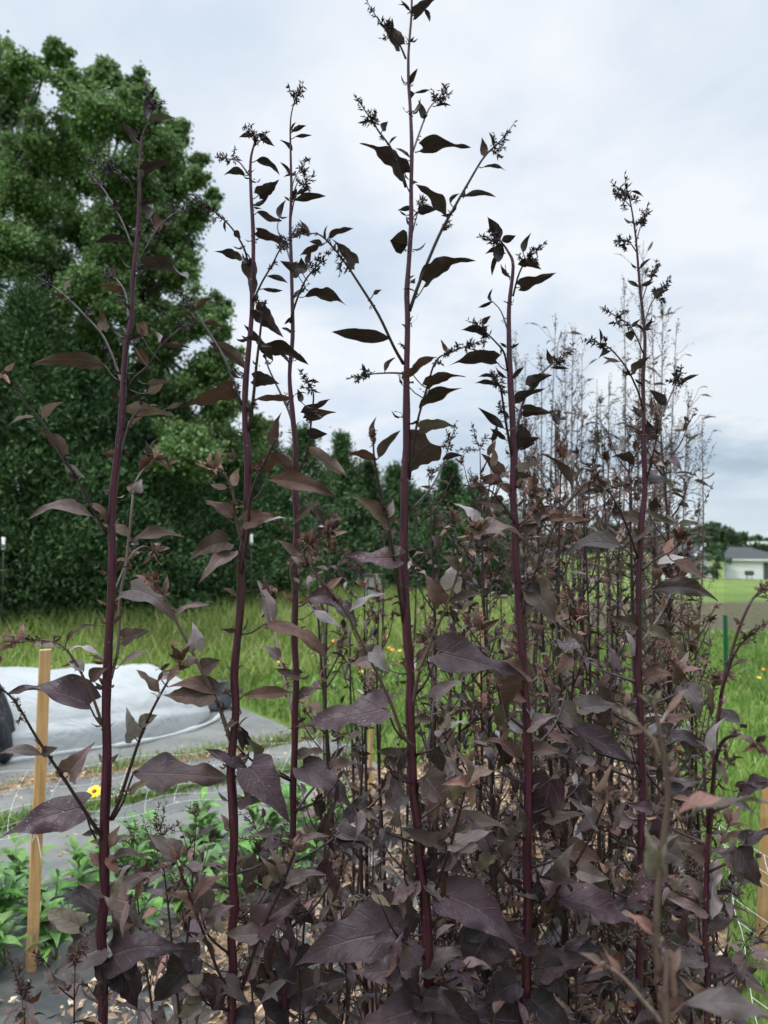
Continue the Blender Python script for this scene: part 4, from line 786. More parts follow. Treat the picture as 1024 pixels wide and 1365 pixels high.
# ---------------------------------------------------------------- the traced plants: (x, y, width) of the photograph at each plant's own distance
hero('A', 'tall leaning purple plant farthest left, magenta stem rising beside the wooden stake', 1.0,
 [(137,1365,13),(139,1200,13),(140,1100,13),(143,950,12),(147,800,11),(151,700,10),(156,600,9),(165,500,8.5),(174,420,7.5),(181,330,6),(185,250,5),(188,190,3.5),(196,165,2.2),(206,142,1.6)],
 [([(140,1122),(122,1095),(90,1045),(50,985),(20,935),(-6,912)],6,2.5,-.10,'n',[(112,1076,-6,1113,46,'u',128,1118),(92,1031,123,990,33,'g'),(56,1006,-2,1004,14,'g'),(56,1006,76,996,14,'b')]),
  ([(137,968),(126,935),(110,900),(92,870),(75,857),(50,853),(20,857)],4.5,2,-.06,'t',[(119,940,8,917,36,'u',137,968),(112,893,90,880,15,'p'),(121,908,143,890,18,'b'),(91,867,140,870,5,'p'),(88,860,128,829,6,'b'),(78,864,38,856,8,'g'),(30,852,32,829,6,'r'),(22,857,38,842,5,'r')]),
  ([(142,712),(120,671),(100,634),(82,606),(56,562),(34,538),(12,505),(3,496)],4.5,2,-.08,'n',[(123,688,37,692,17,'g',142,712),(84,606,48,568,19,'b'),(86,620,115,636,12,'p'),(56,558,82,533,12,'r'),(46,556,12,564,5,'p'),(6,494,20,483,7,'r'),(3,498,14,512,6,'r'),(8,500,-8,508,7,'r'),(120,671,145,700,11,'b')]),
  ([(163,512),(159,500),(150,475),(137,447),(113,420),(89,396),(67,379)],4,1.8,.06,'s',[(140,487,47,482,24,'b',159,508),(137,440,136,405,15,'b'),(86,388,98,370,6,'p'),(88,398,60,396,3,'b'),(112,421,124,417,5,'p')]),
  ([(171,425),(170,408),(167,391),(158,375),(148,368)],3,1.8,.05,'s',[(165,389,133,377,11,'b'),(152,368,154,350,7,'b')]),
  ([(175,372),(186,350),(205,312),(225,290),(240,280)],3,1.8,.05,'s',[(196,358,257,371,19,'n',177,368),(212,308,208,280,13,'b'),(200,290,187,265,11,'n'),(220,300,226,297,4,'p')]),
  ([(178,332),(165,300),(155,280),(140,255),(132,245)],2.2,1.4,.05,'s',[(170,322,125,318,12,'n'),(155,278,153,268,10,'n')]),
  ([(181,262),(174,243),(165,235),(150,228),(140,222)],3,1.5,-.05,'s',[]),
  ([(172,520),(178,505),(198,487),(215,461),(239,440),(250,434)],3.6,1.8,-.06,'s',[(215,461,254,464,8,'b'),(213,456,206,441,8,'p'),(196,512,229,507,9,'o'),(198,524,219,507,12,'r'),(181,465,201,492,14,'b'),(182,432,199,448,18,'b')]),
  ([(152,665),(161,612),(171,570),(184,548),(205,540)],4,2.5,.03,'n',[(160,546,236,548,17,'o'),(158,606,135,604,11,'b'),(222,545,246,535,6,'o'),(170,570,190,556,8,'r')]),
  ([(148,905),(158,860),(160,800),(169,746),(176,678),(179,650),(188,630),(205,613)],5,2.5,.10,'t',[(183,655,168,648,15,'b'),(184,658,188,638,15,'p'),(186,625,206,610,14,'b'),(176,722,246,713,15,'b'),(170,715,136,694,13,'b'),(176,722,186,726,12,'p'),(173,786,232,826,38,'g'),(164,851,202,840,23,'b'),(157,890,206,867,6,'g')]),
  ([(148,800),(160,770),(175,740),(192,728),(205,735)],3,2,.12,'t',[]),
  ([(148,1092),(160,1065),(182,998),(199,955),(223,910),(240,885)],5.5,2.4,-.12,'t',[(180,983,172,945,26,'p'),(185,965,210,953,17,'o'),(212,922,184,890,13,'b'),(212,900,228,905,14,'p'),(172,1058,199,1040,12,'o'),(178,1030,312,1025,40,'d',150,1093)])],
 [(184,285,231,265,0.1),] [:0] +
 [(192,228,231,208,15,'n'),(180,185,152,163,15,'n'),(200,160,234,156,9,'o'),(198,160,204,118,11,'n'),(150,1275,249,1266,58,'u'),(141,1262,64,1297,44,'g'),(132,1216,64,1197,28,'d'),(138,1190,106,1176,18,'g'),(150,1200,200,1163,30,'g'),
  (136,1282,139,1332,26,'u'),(155,1284,187,1348,46,'d'),(144,1130,160,1100,14,'r'),(139,1128,118,1122,8,'r'),(145,1130,176,1112,10,'r'),(143,1140,158,1165,16,'r'),(146,1150,190,1140,12,'b'),(128,1108,108,1112,8,'g'),(140,1150,120,1135,18,'r')], lowy=1200, seed=11, kd='n')
hero('B', 'tall purple plant with straight magenta stem, second from left, spiky dark crown', 1.0,
 [(309,1365,12.5),(311,1250,12),(312,1120,12),(309,1020,12),(310,950,11),(316,850,10.5),(323,750,10),(330,660,9.5),(328,560,9),(330,463,8),(335,418,7),(337,340,6),(336,260,5),(336,215,4),(340,188,2.5)],
 [([(334,236),(318,215),(305,212)],2.5,1.5,.03,'s',[(327,234,298,231,10,'n')]),
  ([(331,350),(325,330),(310,305),(290,285),(278,277)],3,1.6,-.04,'s',[(323,345,286,334,13,'n'),(312,308,322,318,9,'n'),(288,290,284,300,6,'p')]),
  ([(322,540),(304,487),(287,456),(260,415),(248,400)],4.5,2,.06,'s',[(311,517,241,541,27,'b',320,538),(280,457,334,497,17,'b'),(262,412,284,396,8,'b'),(259,423,232,418,6,'b'),(272,430,300,437,8,'b')]),
  ([(332,575),(338,530),(342,487),(348,435),(350,405)],5,2.5,-.05,'n',[(345,463,411,476,19,'n'),(341,412,380,448,26,'n'),(338,505,374,511,22,'n'),(343,532,392,526,11,'b'),(348,430,342,405,10,'n'),(348,452,325,450,8,'n')]),
  ([(336,405),(349,377),(363,353),(372,335),(380,325)],3,1.8,-.03,'s',[(350,385,378,387,6,'n'),(356,368,385,378,7,'n')]),
  ([(326,735),(315,692),(311,658),(301,634),(285,625)],4.5,2,-.05,'t',[(312,648,318,623,13,'r'),(310,686,272,664,17,'b'),(306,694,275,668,12,'b'),(303,650,280,645,9,'r'),(300,632,268,618,9,'r')]),
  ([(320,770),(330,715),(335,658),(356,610),(368,585)],5,2.5,-.09,'n',[(366,590,373,549,17,'b'),(357,638,452,657,24,'b',336,668),(326,695,374,686,26,'b'),(328,701,384,686,10,'p'),(345,632,358,600,10,'b'),(352,628,370,612,14,'b')]),
  ([(308,988),(290,937),(262,880),(234,826),(216,790),(205,775)],6,2.5,-.05,'t',[(259,866,257,829,26,'p'),(268,893,293,879,24,'b'),(232,820,281,803,7,'g'),(283,922,216,926,38,'b'),(262,885,247,872,8,'g'),(285,925,304,908,18,'g'),(218,795,223,765,9,'r'),(208,790,198,764,11,'r')]),
  ([(318,1332),(332,1290),(347,1247),(365,1205),(381,1169),(392,1135)],6,3,-.10,'t',[(345,1245,298,1240,30,'g'),(345,1235,405,1190,44,'d'),(378,1165,360,1130,12,'r'),(388,1150,400,1110,16,'r'),(372,1170,350,1140,16,'o'),(383,1178,436,1165,22,'g')]),
  ([(318,1330),(296,1305),(270,1240),(248,1180),(235,1148)],5,2,-.08,'t',[(270,1210,265,1162,30,'g'),(275,1225,312,1205,24,'g'),(300,1308,334,1345,22,'g'),(262,1195,305,1160,18,'b')])],
 [(345,260,372,237,20,'n'),(343,283,377,294,10,'n'),(343,309,380,325,14,'n'),(342,214,376,229,11,'n'),(328,350,339,403,21,'n'),(338,181,318,183,7,'n'),(345,178,367,195,9,'n'),(303,722,250,746,32,'b'),(308,735,264,778,25,'g'),(330,1025,273,998,16,'u'),(333,1022,391,1092,54,'u'),(326,1062,378,1064,42,'d'),
  (325,927,394,921,17,'b'),(304,925,222,912,20,'b'),(352,832,443,870,21,'b'),(300,1330,250,1290,40,'d'),(262,1275,196,1338,50,'d'),(258,1282,222,1262,34,'d'),(336,1358,300,1352,36,'d'),(330,1300,355,1255,20,'g'),(322,950,300,945,9,'r'),(318,960,298,975,8,'r')], lowy=1130, seed=12)
hero('C', 'slender purple plant between the second tall stem and the central one, seed spike on top', 1.18,
 [(380,1300,10),(385,1200,9),(389,1100,9),(391,1000,9),(393,900,8.5),(395,800,9),(395,700,8.5),(393,600,7.5),(386,500,6),(389,400,5.5),(388,300,4.5),(387,210,3.5),(388,160,2.2),(394,130,1.5)],
 [([(388,262),(392,240),(402,222)],2,1.3,.05,'s',[]),([(388,290),(394,262),(405,248)],2,1.3,-.05,'s',[(393,267,435,259,11,'n')]),
  ([(387,430),(394,405),(407,374),(424,353)],3.5,1.8,-.08,'s',[(407,395,462,401,16,'n'),(404,365,402,343,14,'n'),(408,352,412,330,8,'n'),(398,368,376,348,18,'n')]),
  ([(388,350),(380,325),(370,305),(375,282)],2.5,1.5,.08,'n',[(372,290,380,267,9,'n'),(385,330,360,309,9,'n')]),
  ([(393,575),(385,548),(372,520),(358,490),(352,468)],3.5,2,.06,'n',[(364,480,330,430,12,'n'),(392,640,352,600,16,'b')]),
  ([(394,640),(410,600),(415,560),(418,525),(410,510)],3,2,-.06,'s',[(406,552,438,528,15,'n'),(408,560,449,549,13,'b'),(408,577,437,578,15,'n'),(410,596,466,634,17,'g'),(402,536,397,518,9,'n'),(408,510,427,510,4,'b')]),
  ([(397,770),(410,745),(425,722),(438,708)],4,2,-.15,'t',[(432,700,413,670,9,'b'),(440,690,460,690,7,'r'),(436,715,463,707,7,'p')]),
  ([(394,790),(388,760),(398,740),(410,728)],4,2,-.18,'t',[(403,745,420,720,14,'r'),(400,760,368,715,12,'b')]),
  ([(392,960),(378,900),(368,850),(355,800)],4,2,.15,'t',[(362,840,345,770,18,'g'),(374,880,350,860,15,'g')]),
  ([(390,1090),(410,1060),(435,1030),(450,1000),(452,980)],4,2,.1,'s',[(440,1025,480,1015,16,'b')])],
 [(395,266,396,240,3,'n'),(394,182,416,179,5,'n'),(390,200,374,186,6,'n'),(412,800,482,834,22,'u'),(418,815,455,835,12,'p'),(403,1022,476,1088,38,'u'),(396,930,430,915,12,'b'),(398,1010,440,1003,14,'b'),(400,900,365,890,16,'b'),(380,1200,425,1230,30,'d'),(384,1180,350,1170,26,'d'),(392,1120,440,1110,18,'g'),(388,1250,350,1290,30,'d'),
  (398,1300,350,1258,64,'n'),(392,700,430,668,9,'b'),(392,1325,470,1296,52,'d'),(386,1345,318,1290,60,'d'),(388,1230,330,1215,30,'g')], lowy=1030, seed=13)
hero('D', 'tallest purple plant in the middle, thick magenta stem running out of the top', 0.95,
 [(572,1365,15),(571,1300,15),(567,1200,14.5),(557,1100,13),(549,1000,12.5),(546,900,12),(541,800,11.5),(538,700,11),(541,600,10),(541,500,9.5),(544,430,8.5),(547,350,7),(547,250,6),(548,150,5),(544,70,4),(548,20,3.5),(549,-20,3)],
 [([(546,415),(560,375),(585,315),(605,278),(625,243),(645,210),(665,190)],5,2.2,-.06,'s',[(568,377,634,345,25,'n',551,400),(618,262,662,263,8,'n'),(594,287,557,243,17,'n'),(644,223,676,225,5,'n'),(645,208,643,183,11,'b'),(600,270,612,258,6,'n')]),
  ([(549,207),(560,175),(572,145),(588,127)],3,1.8,.05,'s',[(564,198,628,194,20,'n',553,203),(566,158,559,133,10,'n'),(580,142,602,140,4,'n')]),
  ([(541,250),(525,204),(505,175),(492,155)],3.5,1.8,-.05,'s',[(538,232,485,186,26,'n',546,256),(510,174,517,162,10,'n'),(494,160,476,164,4,'n')]),
  ([(541,78),(536,66),(530,55),(512,35)],3,1.6,-.04,'s',[(533,61,505,30,20,'n')]),
  ([(548,318),(555,290),(560,272)],2.2,1.5,.04,'s',[(558,284,583,280,12,'n'),(549,277,530,279,7,'n')]),
  ([(538,485),(525,462),(505,420),(480,380),(460,350),(440,325),(424,312),(405,312)],4.5,1.8,-.12,'s',[(519,451,441,437,20,'n',533,475),(498,392,509,386,6,'n'),(473,352,444,318,19,'n'),(438,317,470,302,10,'n'),(425,328,398,338,10,'n'),(412,315,400,292,7,'b'),(430,325,412,322,8,'n')]),
  ([(540,498),(522,497),(500,498),(486,500)],3,1.6,-.05,'s',[(513,495,527,476,7,'b'),(488,497,483,484,5,'b')]),
  ([(546,640),(555,570),(570,515),(582,480),(605,468),(620,462)],3.5,1.8,-.07,'s',[(570,516,619,495,17,'n'),(559,543,617,517,17,'n'),(560,572,612,566,19,'o'),(596,470,588,452,6,'b'),(551,500,582,470,13,'b'),(536,504,556,488,12,'b')]),
  ([(548,680),(575,650),(590,620),(600,590)],3,1.6,.08,'s',[(590,612,620,607,8,'n')]),
  ([(538,830),(530,775),(518,700),(506,650),(499,610),(498,585)],5,2.2,-.10,'n',[(502,612,462,604,13,'b'),(505,610,534,573,14,'b'),(498,585,500,556,8,'b'),(500,590,492,575,8,'r'),(518,698,470,660,26,'b'),(516,690,524,666,13,'p'),(533,744,456,738,30,'u'),(520,740,534,728,18,'g')]),
  ([(550,945),(558,900),(577,850),(597,804),(612,760),(628,720),(636,710)],5.5,2.4,-.12,'t',[(588,805,567,763,28,'b'),(602,785,614,742,30,'p'),(597,803,646,790,12,'b'),(640,708,608,668,19,'p'),(636,715,700,712,17,'g'),(615,760,590,740,14,'b'),(585,870,707,897,46,'d',555,925)]),
  ([(552,995),(537,980),(520,934),(488,867),(460,814),(432,779),(412,755)],5.5,2.4,-.16,'t',[(496,868,520,897,24,'p'),(492,872,484,858,26,'b'),(465,817,514,785,8,'p'),(440,795,405,800,24,'u'),(515,945,388,959,42,'u',537,985),(437,785,455,768,10,'r')]),
  ([(578,1195),(600,1130),(615,1075),(622,1045)],5,3,-.18,'n',[(624,1044,668,1026,16,'r'),(624,1044,588,1046,15,'r'),(622,1042,612,1000,15,'r'),(624,1048,628,1082,14,'r'),(618,1040,600,1074,20,'o'),(612,1060,594,1004,18,'g'),(600,1125,660,1105,22,'g')]),
  ([(570,1010),(575,960),(580,910),(575,860)],4,2,.12,'s',[(578,930,620,905,20,'g'),(575,960,545,955,12,'b')])],
 [(552,20,583,-3,16,'n'),(566,12,573,30,6,'n'),(549,130,546,120,9,'n'),(553,124,576,118,4,'n'),(543,326,520,320,32,'n'),(574,590,536,637,56,'b'),(500,880,470,884,22,'g'),
  (566,1034,600,1075,44,'g'),(590,1128,530,1100,24,'b'),(600,1150,668,1115,27,'g'),(603,1106,682,1106,30,'b'),(594,1194,698,1271,64,'u',574,1238),(547,1246,390,1283,92,'u',571,1242),(655,1240,620,1305,72,'d',574,1290),(560,1330,612,1355,40,'d'),(552,1175,536,1230,28,'g'),(555,1325,520,1365,46,'d'),(558,1330,590,1300,16,'r'),(568,1180,596,1210,14,'g'),
  (542,1010,500,1000,20,'b'),(540,1060,505,1080,24,'g'),(556,880,580,858,12,'b'),(560,1342,470,1368,62,'u'),(575,1350,650,1372,50,'d'),(566,1290,625,1262,34,'g')], lowy=990, seed=14)
hero('E', 'purple plant with a hooked leafy tip, first tall stem right of the central one', 1.0,
 [(700,1365,13.5),(703,1250,13.5),(705,1150,12.5),(706,1050,12.5),(703,950,11.5),(695,860,11.5),(690,776,10.5),(684,660,10),(682,555,9.5),(679,467,8),(680,409,6.5),(684,355,5),(678,335,3.5),(668,322,2.5)],
 [([(684,395),(692,365),(703,345),(711,338)],2.8,1.6,-.04,'s',[(694,382,742,363,19,'n'),(697,336,706,312,9,'n'),(704,350,690,352,12,'n'),(700,350,722,358,10,'n')]),
  ([(677,440),(668,415),(657,402)],2.5,1.5,.04,'n',[(655,403,656,385,5,'n'),(656,402,636,409,5,'n')]),
  ([(677,495),(672,470),(660,455),(645,440)],3.2,1.8,-.05,'s',[(650,448,614,437,12,'n'),(643,433,654,420,8,'n'),(661,481,597,483,21,'n',676,494)]),
  ([(683,610),(674,560),(668,520),(662,508)],4,2.2,-.06,'s',[(663,504,637,502,6,'n'),(663,513,632,509,7,'n'),(672,571,640,541,11,'n'),(674,586,653,568,8,'n')]),
  ([(687,590),(695,545),(708,515),(730,490),(748,478)],4,2,.06,'s',[(706,516,736,499,20,'n'),(736,487,730,464,8,'n'),(736,490,759,490,5,'n'),(683,537,724,516,13,'n'),(698,548,738,550,18,'n'),(712,508,722,496,8,'b')]),
  ([(688,700),(672,675),(655,655),(640,650)],3,2,-.10,'s',[(668,672,631,668,23,'b'),(670,642,638,634,15,'b'),(668,630,641,604,18,'b'),(657,622,658,597,11,'r'),(660,640,636,650,9,'b')]),
  ([(694,800),(715,760),(740,700),(775,650),(795,640)],3.5,2,-.05,'n',[(764,655,722,602,10,'b'),(740,700,790,690,8,'b'),(768,660,800,640,9,'b'),(752,690,728,694,10,'b')]),
  ([(700,1060),(688,1000),(686,930),(690,870)],4,2.2,.08,'t',[(690,1010,640,985,22,'b'),(686,930,655,880,24,'b')]),
  ([(712,1235),(740,1190),(765,1155),(790,1110),(808,1065)],5.5,2.6,-.12,'t',[(754,1178,763,1128,34,'g'),(748,1196,867,1242,40,'u'),(795,1100,760,1060,18,'g'),(806,1075,812,1020,16,'r'),(770,1160,815,1170,28,'g'),(740,1195,720,1170,20,'g')]),
  ([(690,650),(698,640),(706,650),(712,655)],3,2,-.14,'t',[(690,650,706,628,10,'r')]),
  ([(692,700),(705,690),(715,680)],3,2,-.14,'t',[])],
 [(667,318,651,289,16,'n'),(669,321,688,313,11,'n'),(668,325,662,352,16,'n'),(664,338,655,368,7,'n'),(665,330,646,339,6,'n'),(686,583,713,590,34,'n'),(686,598,718,580,13,'n'),(684,628,719,612,12,'p'),(684,640,710,634,11,'b'),(681,655,660,645,12,'b'),(697,700,765,690,18,'b'),(700,712,740,688,15,'b'),
  (707,782,747,836,38,'g'),(697,778,722,792,20,'u'),(735,1038,714,1128,50,'u'),(700,925,650,900,30,'b'),(700,968,745,952,24,'g'),(712,1000,760,1005,18,'b'),(712,1255,640,1230,42,'d'),(715,1290,790,1275,46,'d'),(690,1310,640,1340,44,'d'),(720,1200,690,1190,12,'g'),(705,900,650,880,24,'b'),(706,1110,690,1070,20,'b'),(697,975,672,960,18,'p'),(722,1290,760,1340,44,'d'),
  (710,960,700,930,10,'p'),(728,1090,780,1080,20,'b'),(694,1362,610,1350,50,'d'),(706,1330,770,1372,54,'d'),(712,1180,752,1240,34,'d')], lowy=960, seed=15)
hero('F', 'tall thin purple plant on the right, drooping seed spikes against the sky', 1.08,
 [(853,1365,10),(853,1250,10),(855,1150,9.5),(857,1050,9),(854,950,8.5),(851,850,8.5),(854,750,8),(857,650,7.5),(860,550,6),(857,450,5),(853,380,4),(848,320,3),(843,285,2.4),(838,258,1.8)],
 [([(847,328),(853,305),(858,292)],1.8,1.2,.03,'s',[]),([(848,335),(840,324),(830,320)],1.8,1.2,-.04,'s',[]),([(840,275),(834,268),(828,262)],1.5,1,-.04,'s',[]),
  ([(855,405),(863,380),(872,365)],2,1.2,.04,'s',[]),([(857,440),(868,405),(882,388)],2.2,1.3,.05,'s',[(872,398,891,386,8,'n')]),
  ([(857,470),(849,450),(838,432),(822,422)],2.2,1.3,-.06,'s',[(841,441,841,455,13,'n'),(842,436,854,425,5,'n')]),
  ([(858,548),(850,520),(835,490),(815,466),(800,458)],3,1.6,-.08,'s',[(814,468,797,478,6,'n'),(826,482,803,475,5,'g'),(842,497,866,474,12,'n')]),
  ([(861,605),(880,560),(895,525),(903,505)],3,1.6,.08,'s',[(888,540,866,519,13,'n'),(906,513,932,499,6,'n'),(905,505,894,497,6,'b'),(868,585,864,560,15,'n')]),
  ([(862,640),(872,600),(876,575)],2.5,1.5,-.05,'s',[(866,580,860,565,10,'n')]),
  ([(851,745),(835,700),(815,660),(798,638)],3.5,2,-.08,'s',[(802,657,788,630,14,'b'),(800,655,772,659,9,'n'),(845,620,814,607,13,'n'),(812,650,800,636,14,'p')]),
  ([(857,760),(875,745),(895,735),(905,722)],3,2,-.1,'t',[(877,752,919,738,12,'p'),(892,742,898,715,12,'r'),(898,748,942,772,15,'b')]),
  ([(853,860),(880,820),(895,790),(905,770)],3.5,2,.1,'t',[(868,787,964,797,24,'d'),(878,772,870,755,12,'b')]),
  ([(853,1040),(870,990),(885,960),(905,930)],3.5,2,.12,'s',[(885,985,948,1003,22,'u'),(890,960,930,950,14,'b')])],
 [(842,255,858,262,4,'n'),(828,728,749,735,22,'d'),(842,720,878,700,14,'b'),(772,945,837,940,26,'g'),(745,963,856,1017,26,'u'),(862,640,895,640,13,'n'),(850,690,815,690,18,'b'),(846,830,808,820,22,'b'),(861,905,905,900,20,'b'),(866,840,900,860,17,'o'),(846,1100,800,1090,26,'g'),(862,1130,905,1110,22,'g'),(848,1200,805,1215,30,'d'),(862,1240,905,1260,28,'d'),(845,1300,790,1320,40,'d'),(860,680,905,697,9,'o'),
  (904,698,934,698,9,'o'),(845,875,838,840,12,'p'),(862,980,880,960,12,'p')], lowy=900, seed=16)
hero('G', 'blurred brown stem closest to the camera at lower right, drooping wilted tip', 0.5,
 [(889,1365,10),(882,1300,10),(874,1250,9),(876,1180,9),(884,1110,9),(888,1056,8),(884,1000,7),(877,960,6),(871,935,4)],
 [([(880,1010),(870,985),(850,965),(825,950)],5,2.5,-.02,'n',[(850,965,820,942,10,'o'),(860,972,838,978,8,'r')]),
  ([(880,965),(892,945),(905,925)],3,2,.02,'n',[(890,950,914,915,9,'l' and 'r')]),
  ([(887,1090),(896,1078),(905,1090)],5,4,0,'n',[(903,1086,980,1066,13,'r'),(930,1080,1034,1064,12,'o')]),
  ([(884,1365),(855,1330),(828,1300),(800,1282)],5,3,-.01,'n',[(826,1300,808,1270,9,'r'),(803,1285,776,1268,9,'r'),(806,1290,785,1298,7,'r')])],
 [(872,1162,862,1100,26,'y'),(884,1165,890,1120,20,'y'),(888,1020,900,1000,10,'o'),(868,940,850,925,9,'o'),(872,938,884,918,8,'o'),(912,1338,1034,1356,30,'g'),(868,1240,830,1215,16,'r'),(895,1330,905,1262,20,'r')],
 top=None, sm='n', bm='l', kd='b', seed=17, group=None)
hero('H', 'thin brown seeding stem at the right edge, curving toward the top right', 0.9,
 [(942,1365,7),(940,1254,7),(942,1132,6.5),(950,1050,6),(955,980,5),(966,900,4.5),(984,840,4),(1001,802,3.2),(1016,784,2)],
 [([(960,930),(972,890),(985,862),(1002,846)],4,2,-.04,'s',[]),([(945,1100),(938,1010),(946,955),(952,912)],4.5,2.2,.06,'s',[(956,912,984,896,17,'b'),(948,955,936,900,8,'b')]),
  ([(945,1110),(952,1030),(962,990),(985,980),(1008,992)],6,4,-.2,'t',[(952,1000,962,955,15,'p'),(958,1015,975,1050,14,'y'),(950,1010,930,985,10,'b')]),
  ([(943,1180),(958,1130),(972,1100)],3,2,.1,'t',[(960,1125,995,1105,9,'b'),(970,1140,1000,1150,16,'b')])],
 [(966,897,1006,876,4,'b'),(978,862,1005,858,5,'b'),(940,1200,905,1160,22,'g'),(948,1225,960,1140,24,'p'),(944,1290,1000,1300,22,'d'),(936,1280,890,1300,26,'g'),(938,1140,900,1120,24,'b'),(938,1210,890,1195,30,'g'),(946,1240,990,1220,18,'b'),(940,1340,985,1320,22,'r'),(936,1330,905,1300,20,'r')], kd='b', lowy=1050, seed=18, top='s', group=None)
# ---------------------------------------------------------------- the crowd of plants behind and between the traced ones
def gen_plant(name, base, top, rng, label, group, style='d', nl=22, nb=10, stem_r=.005, leafL=.13, res=(5, 8), cat='plant'):
    root = thing(name, base, label, cat, group)
    H = top[2] - base[2]; mid = base + (top - base) * .5 + V(rng.normal(0, .02), rng.normal(0, .03), 0)
    line = [base, base + (mid - base) * .5 + rng.normal(0, .006, 3), mid, mid + (top - mid) * .6 + rng.normal(0, .01, 3), top]
    pts, rr = smooth_line(line, np.array([1.15, 1.0, .85, .55, .2]) * stem_r, 6)
    mb = MB(); tube(mb, pts, rr, 6, 0, .07, smooth=False); mb.build('stem', SM['k' if style in 'drl' else 'n'], root)
    def at(f):
        x = f * (len(pts) - 1); i = min(int(x), len(pts) - 2); return pts[i] * (1 - x + i) + pts[i + 1] * (x - i)
    az = rng.uniform(0, 6.28)
    kinds = {'l': 'ddgubgdogr', 'd': 'ddggbbbuop', 'r': 'bbbggobdrp', 's': 'obgb'}[style]
    for i in range(nl):
        f = .10 + .86 * (i + rng.uniform(0, .8)) / nl; az += 2.4 + rng.normal(0, .3)
        L = leafL * (1.02 - f) ** (.85 if style != 'w' else .5) * rng.uniform(.6, 1.2) + .02
        h = V(math.cos(az), math.sin(az), 0); A = at(f); pl = L * .35
        up = rng.uniform(-.1, .9) if f > .3 else rng.uniform(-.3, .5)
        B = A + (h * .8 + V(0, 0, up)) * pl; T = B + nrm(h + V(0, 0, rng.normal(-.15, .4))) * L
        mb = MB(); k = kinds[rng.randint(len(kinds))]
        if style == 'r' and f > .7 and rng.rand() < .5: k = 'r'
        if f < .35: k = 'dgdu'[rng.randint(4)]
        leaf(mb, A, B, T, V(0, 0, 1) + rng.normal(0, .35, 3), L * (rng.uniform(.34, .52) if f < .42 else rng.uniform(.22, .38)), 'h' if L > .06 and f < .6 else 'o', rng.uniform(0, .14), rng.uniform(.1, .4), rng.uniform(.01, .05), rng, MI[k], res[0], res[1], .0011, SI['k'])
        compact(mb.build('leaf', ALLM, root))
    for i in range(nb):
        f = .22 + .76 * (i + rng.uniform(0, .8)) / nb; az += 2.4 + rng.normal(0, .4); A = at(f)
        h = V(math.cos(az), math.sin(az), 0); L = min(.34 * H / 2 * (1.08 - f) ** .7 + .03, .26) * rng.uniform(.6, 1.1)
        D = nrm(h * rng.uniform(.45, .9) + V(0, 0, 1)); p2 = A + D * L * .5 + h * L * .06; p3 = A + D * L + V(0, 0, L * .12)
        mb = MB(); r0 = stem_r * .38; tube(mb, [A, p2, p3], [r0, r0 * .7, r0 * .3], 4, SI['k' if style != 's' else 'n'], step=3)
        for q in range(int(3 + L / .028)):
            t = rng.uniform(.15, 1); b = A + (p3 - A) * t; dd = nrm(rng.normal(0, .8, 3) + D * .4); l = rng.uniform(.014, .045) * (1.2 - .4 * t)
            kk = kinds[rng.randint(len(kinds))] if f < .6 or style != 'r' else 'rrbgb'[rng.randint(5)]
            leaf(mb, None, b, b + dd * l, V(0, 0, 1) + rng.normal(0, .6, 3), l * rng.uniform(.25, .45), 'o' if l > .03 else 'l', .1, .3, .03, rng, MI[kk], 3, 6)
        kk = MI['n' if style != 'r' else 'r'] if rng.rand() < .5 else MI['b']
        if rng.rand() < .6: spike(mb, p3, D, rng.uniform(.02, .05), rng, .0032, kk, SI['k'], .8)
        else: tuft(mb, p3, D, rng.uniform(.02, .04), rng, [MI['r'], MI['b'], MI['g'], MI['o'], MI['y']] if style == 'r' else [MI['r'], MI['b'], MI['g'], MI['b']], 7, up=.3)
        compact(mb.build('branch', ALLM, root))
    mb = MB()
    if style == 'r': tuft(mb, pts[-1], V(0, 0, 1), .045, rng, [MI['r'], MI['r'], MI['b']], 8)
    for _ in range(3): spike(mb, pts[-1], V(0, 0, 1) + rng.normal(0, .4, 3), rng.uniform(.03, .07), rng, .0034, MI['b'] if style != 'r' else MI['r'], SI['k'])
    compact(mb.build('flower_head', ALLM, root))
    return root
HX = [(145, 'the leftmost tall stem'), (311, 'the second tall stem'), (388, 'the slender third stem'), (548, 'the central stem'), (700, 'the hooked tip plant'), (855, 'the right tall stem'), (945, 'the right edge stem')]
def at_px(px, py, d): return P(px, py, d)
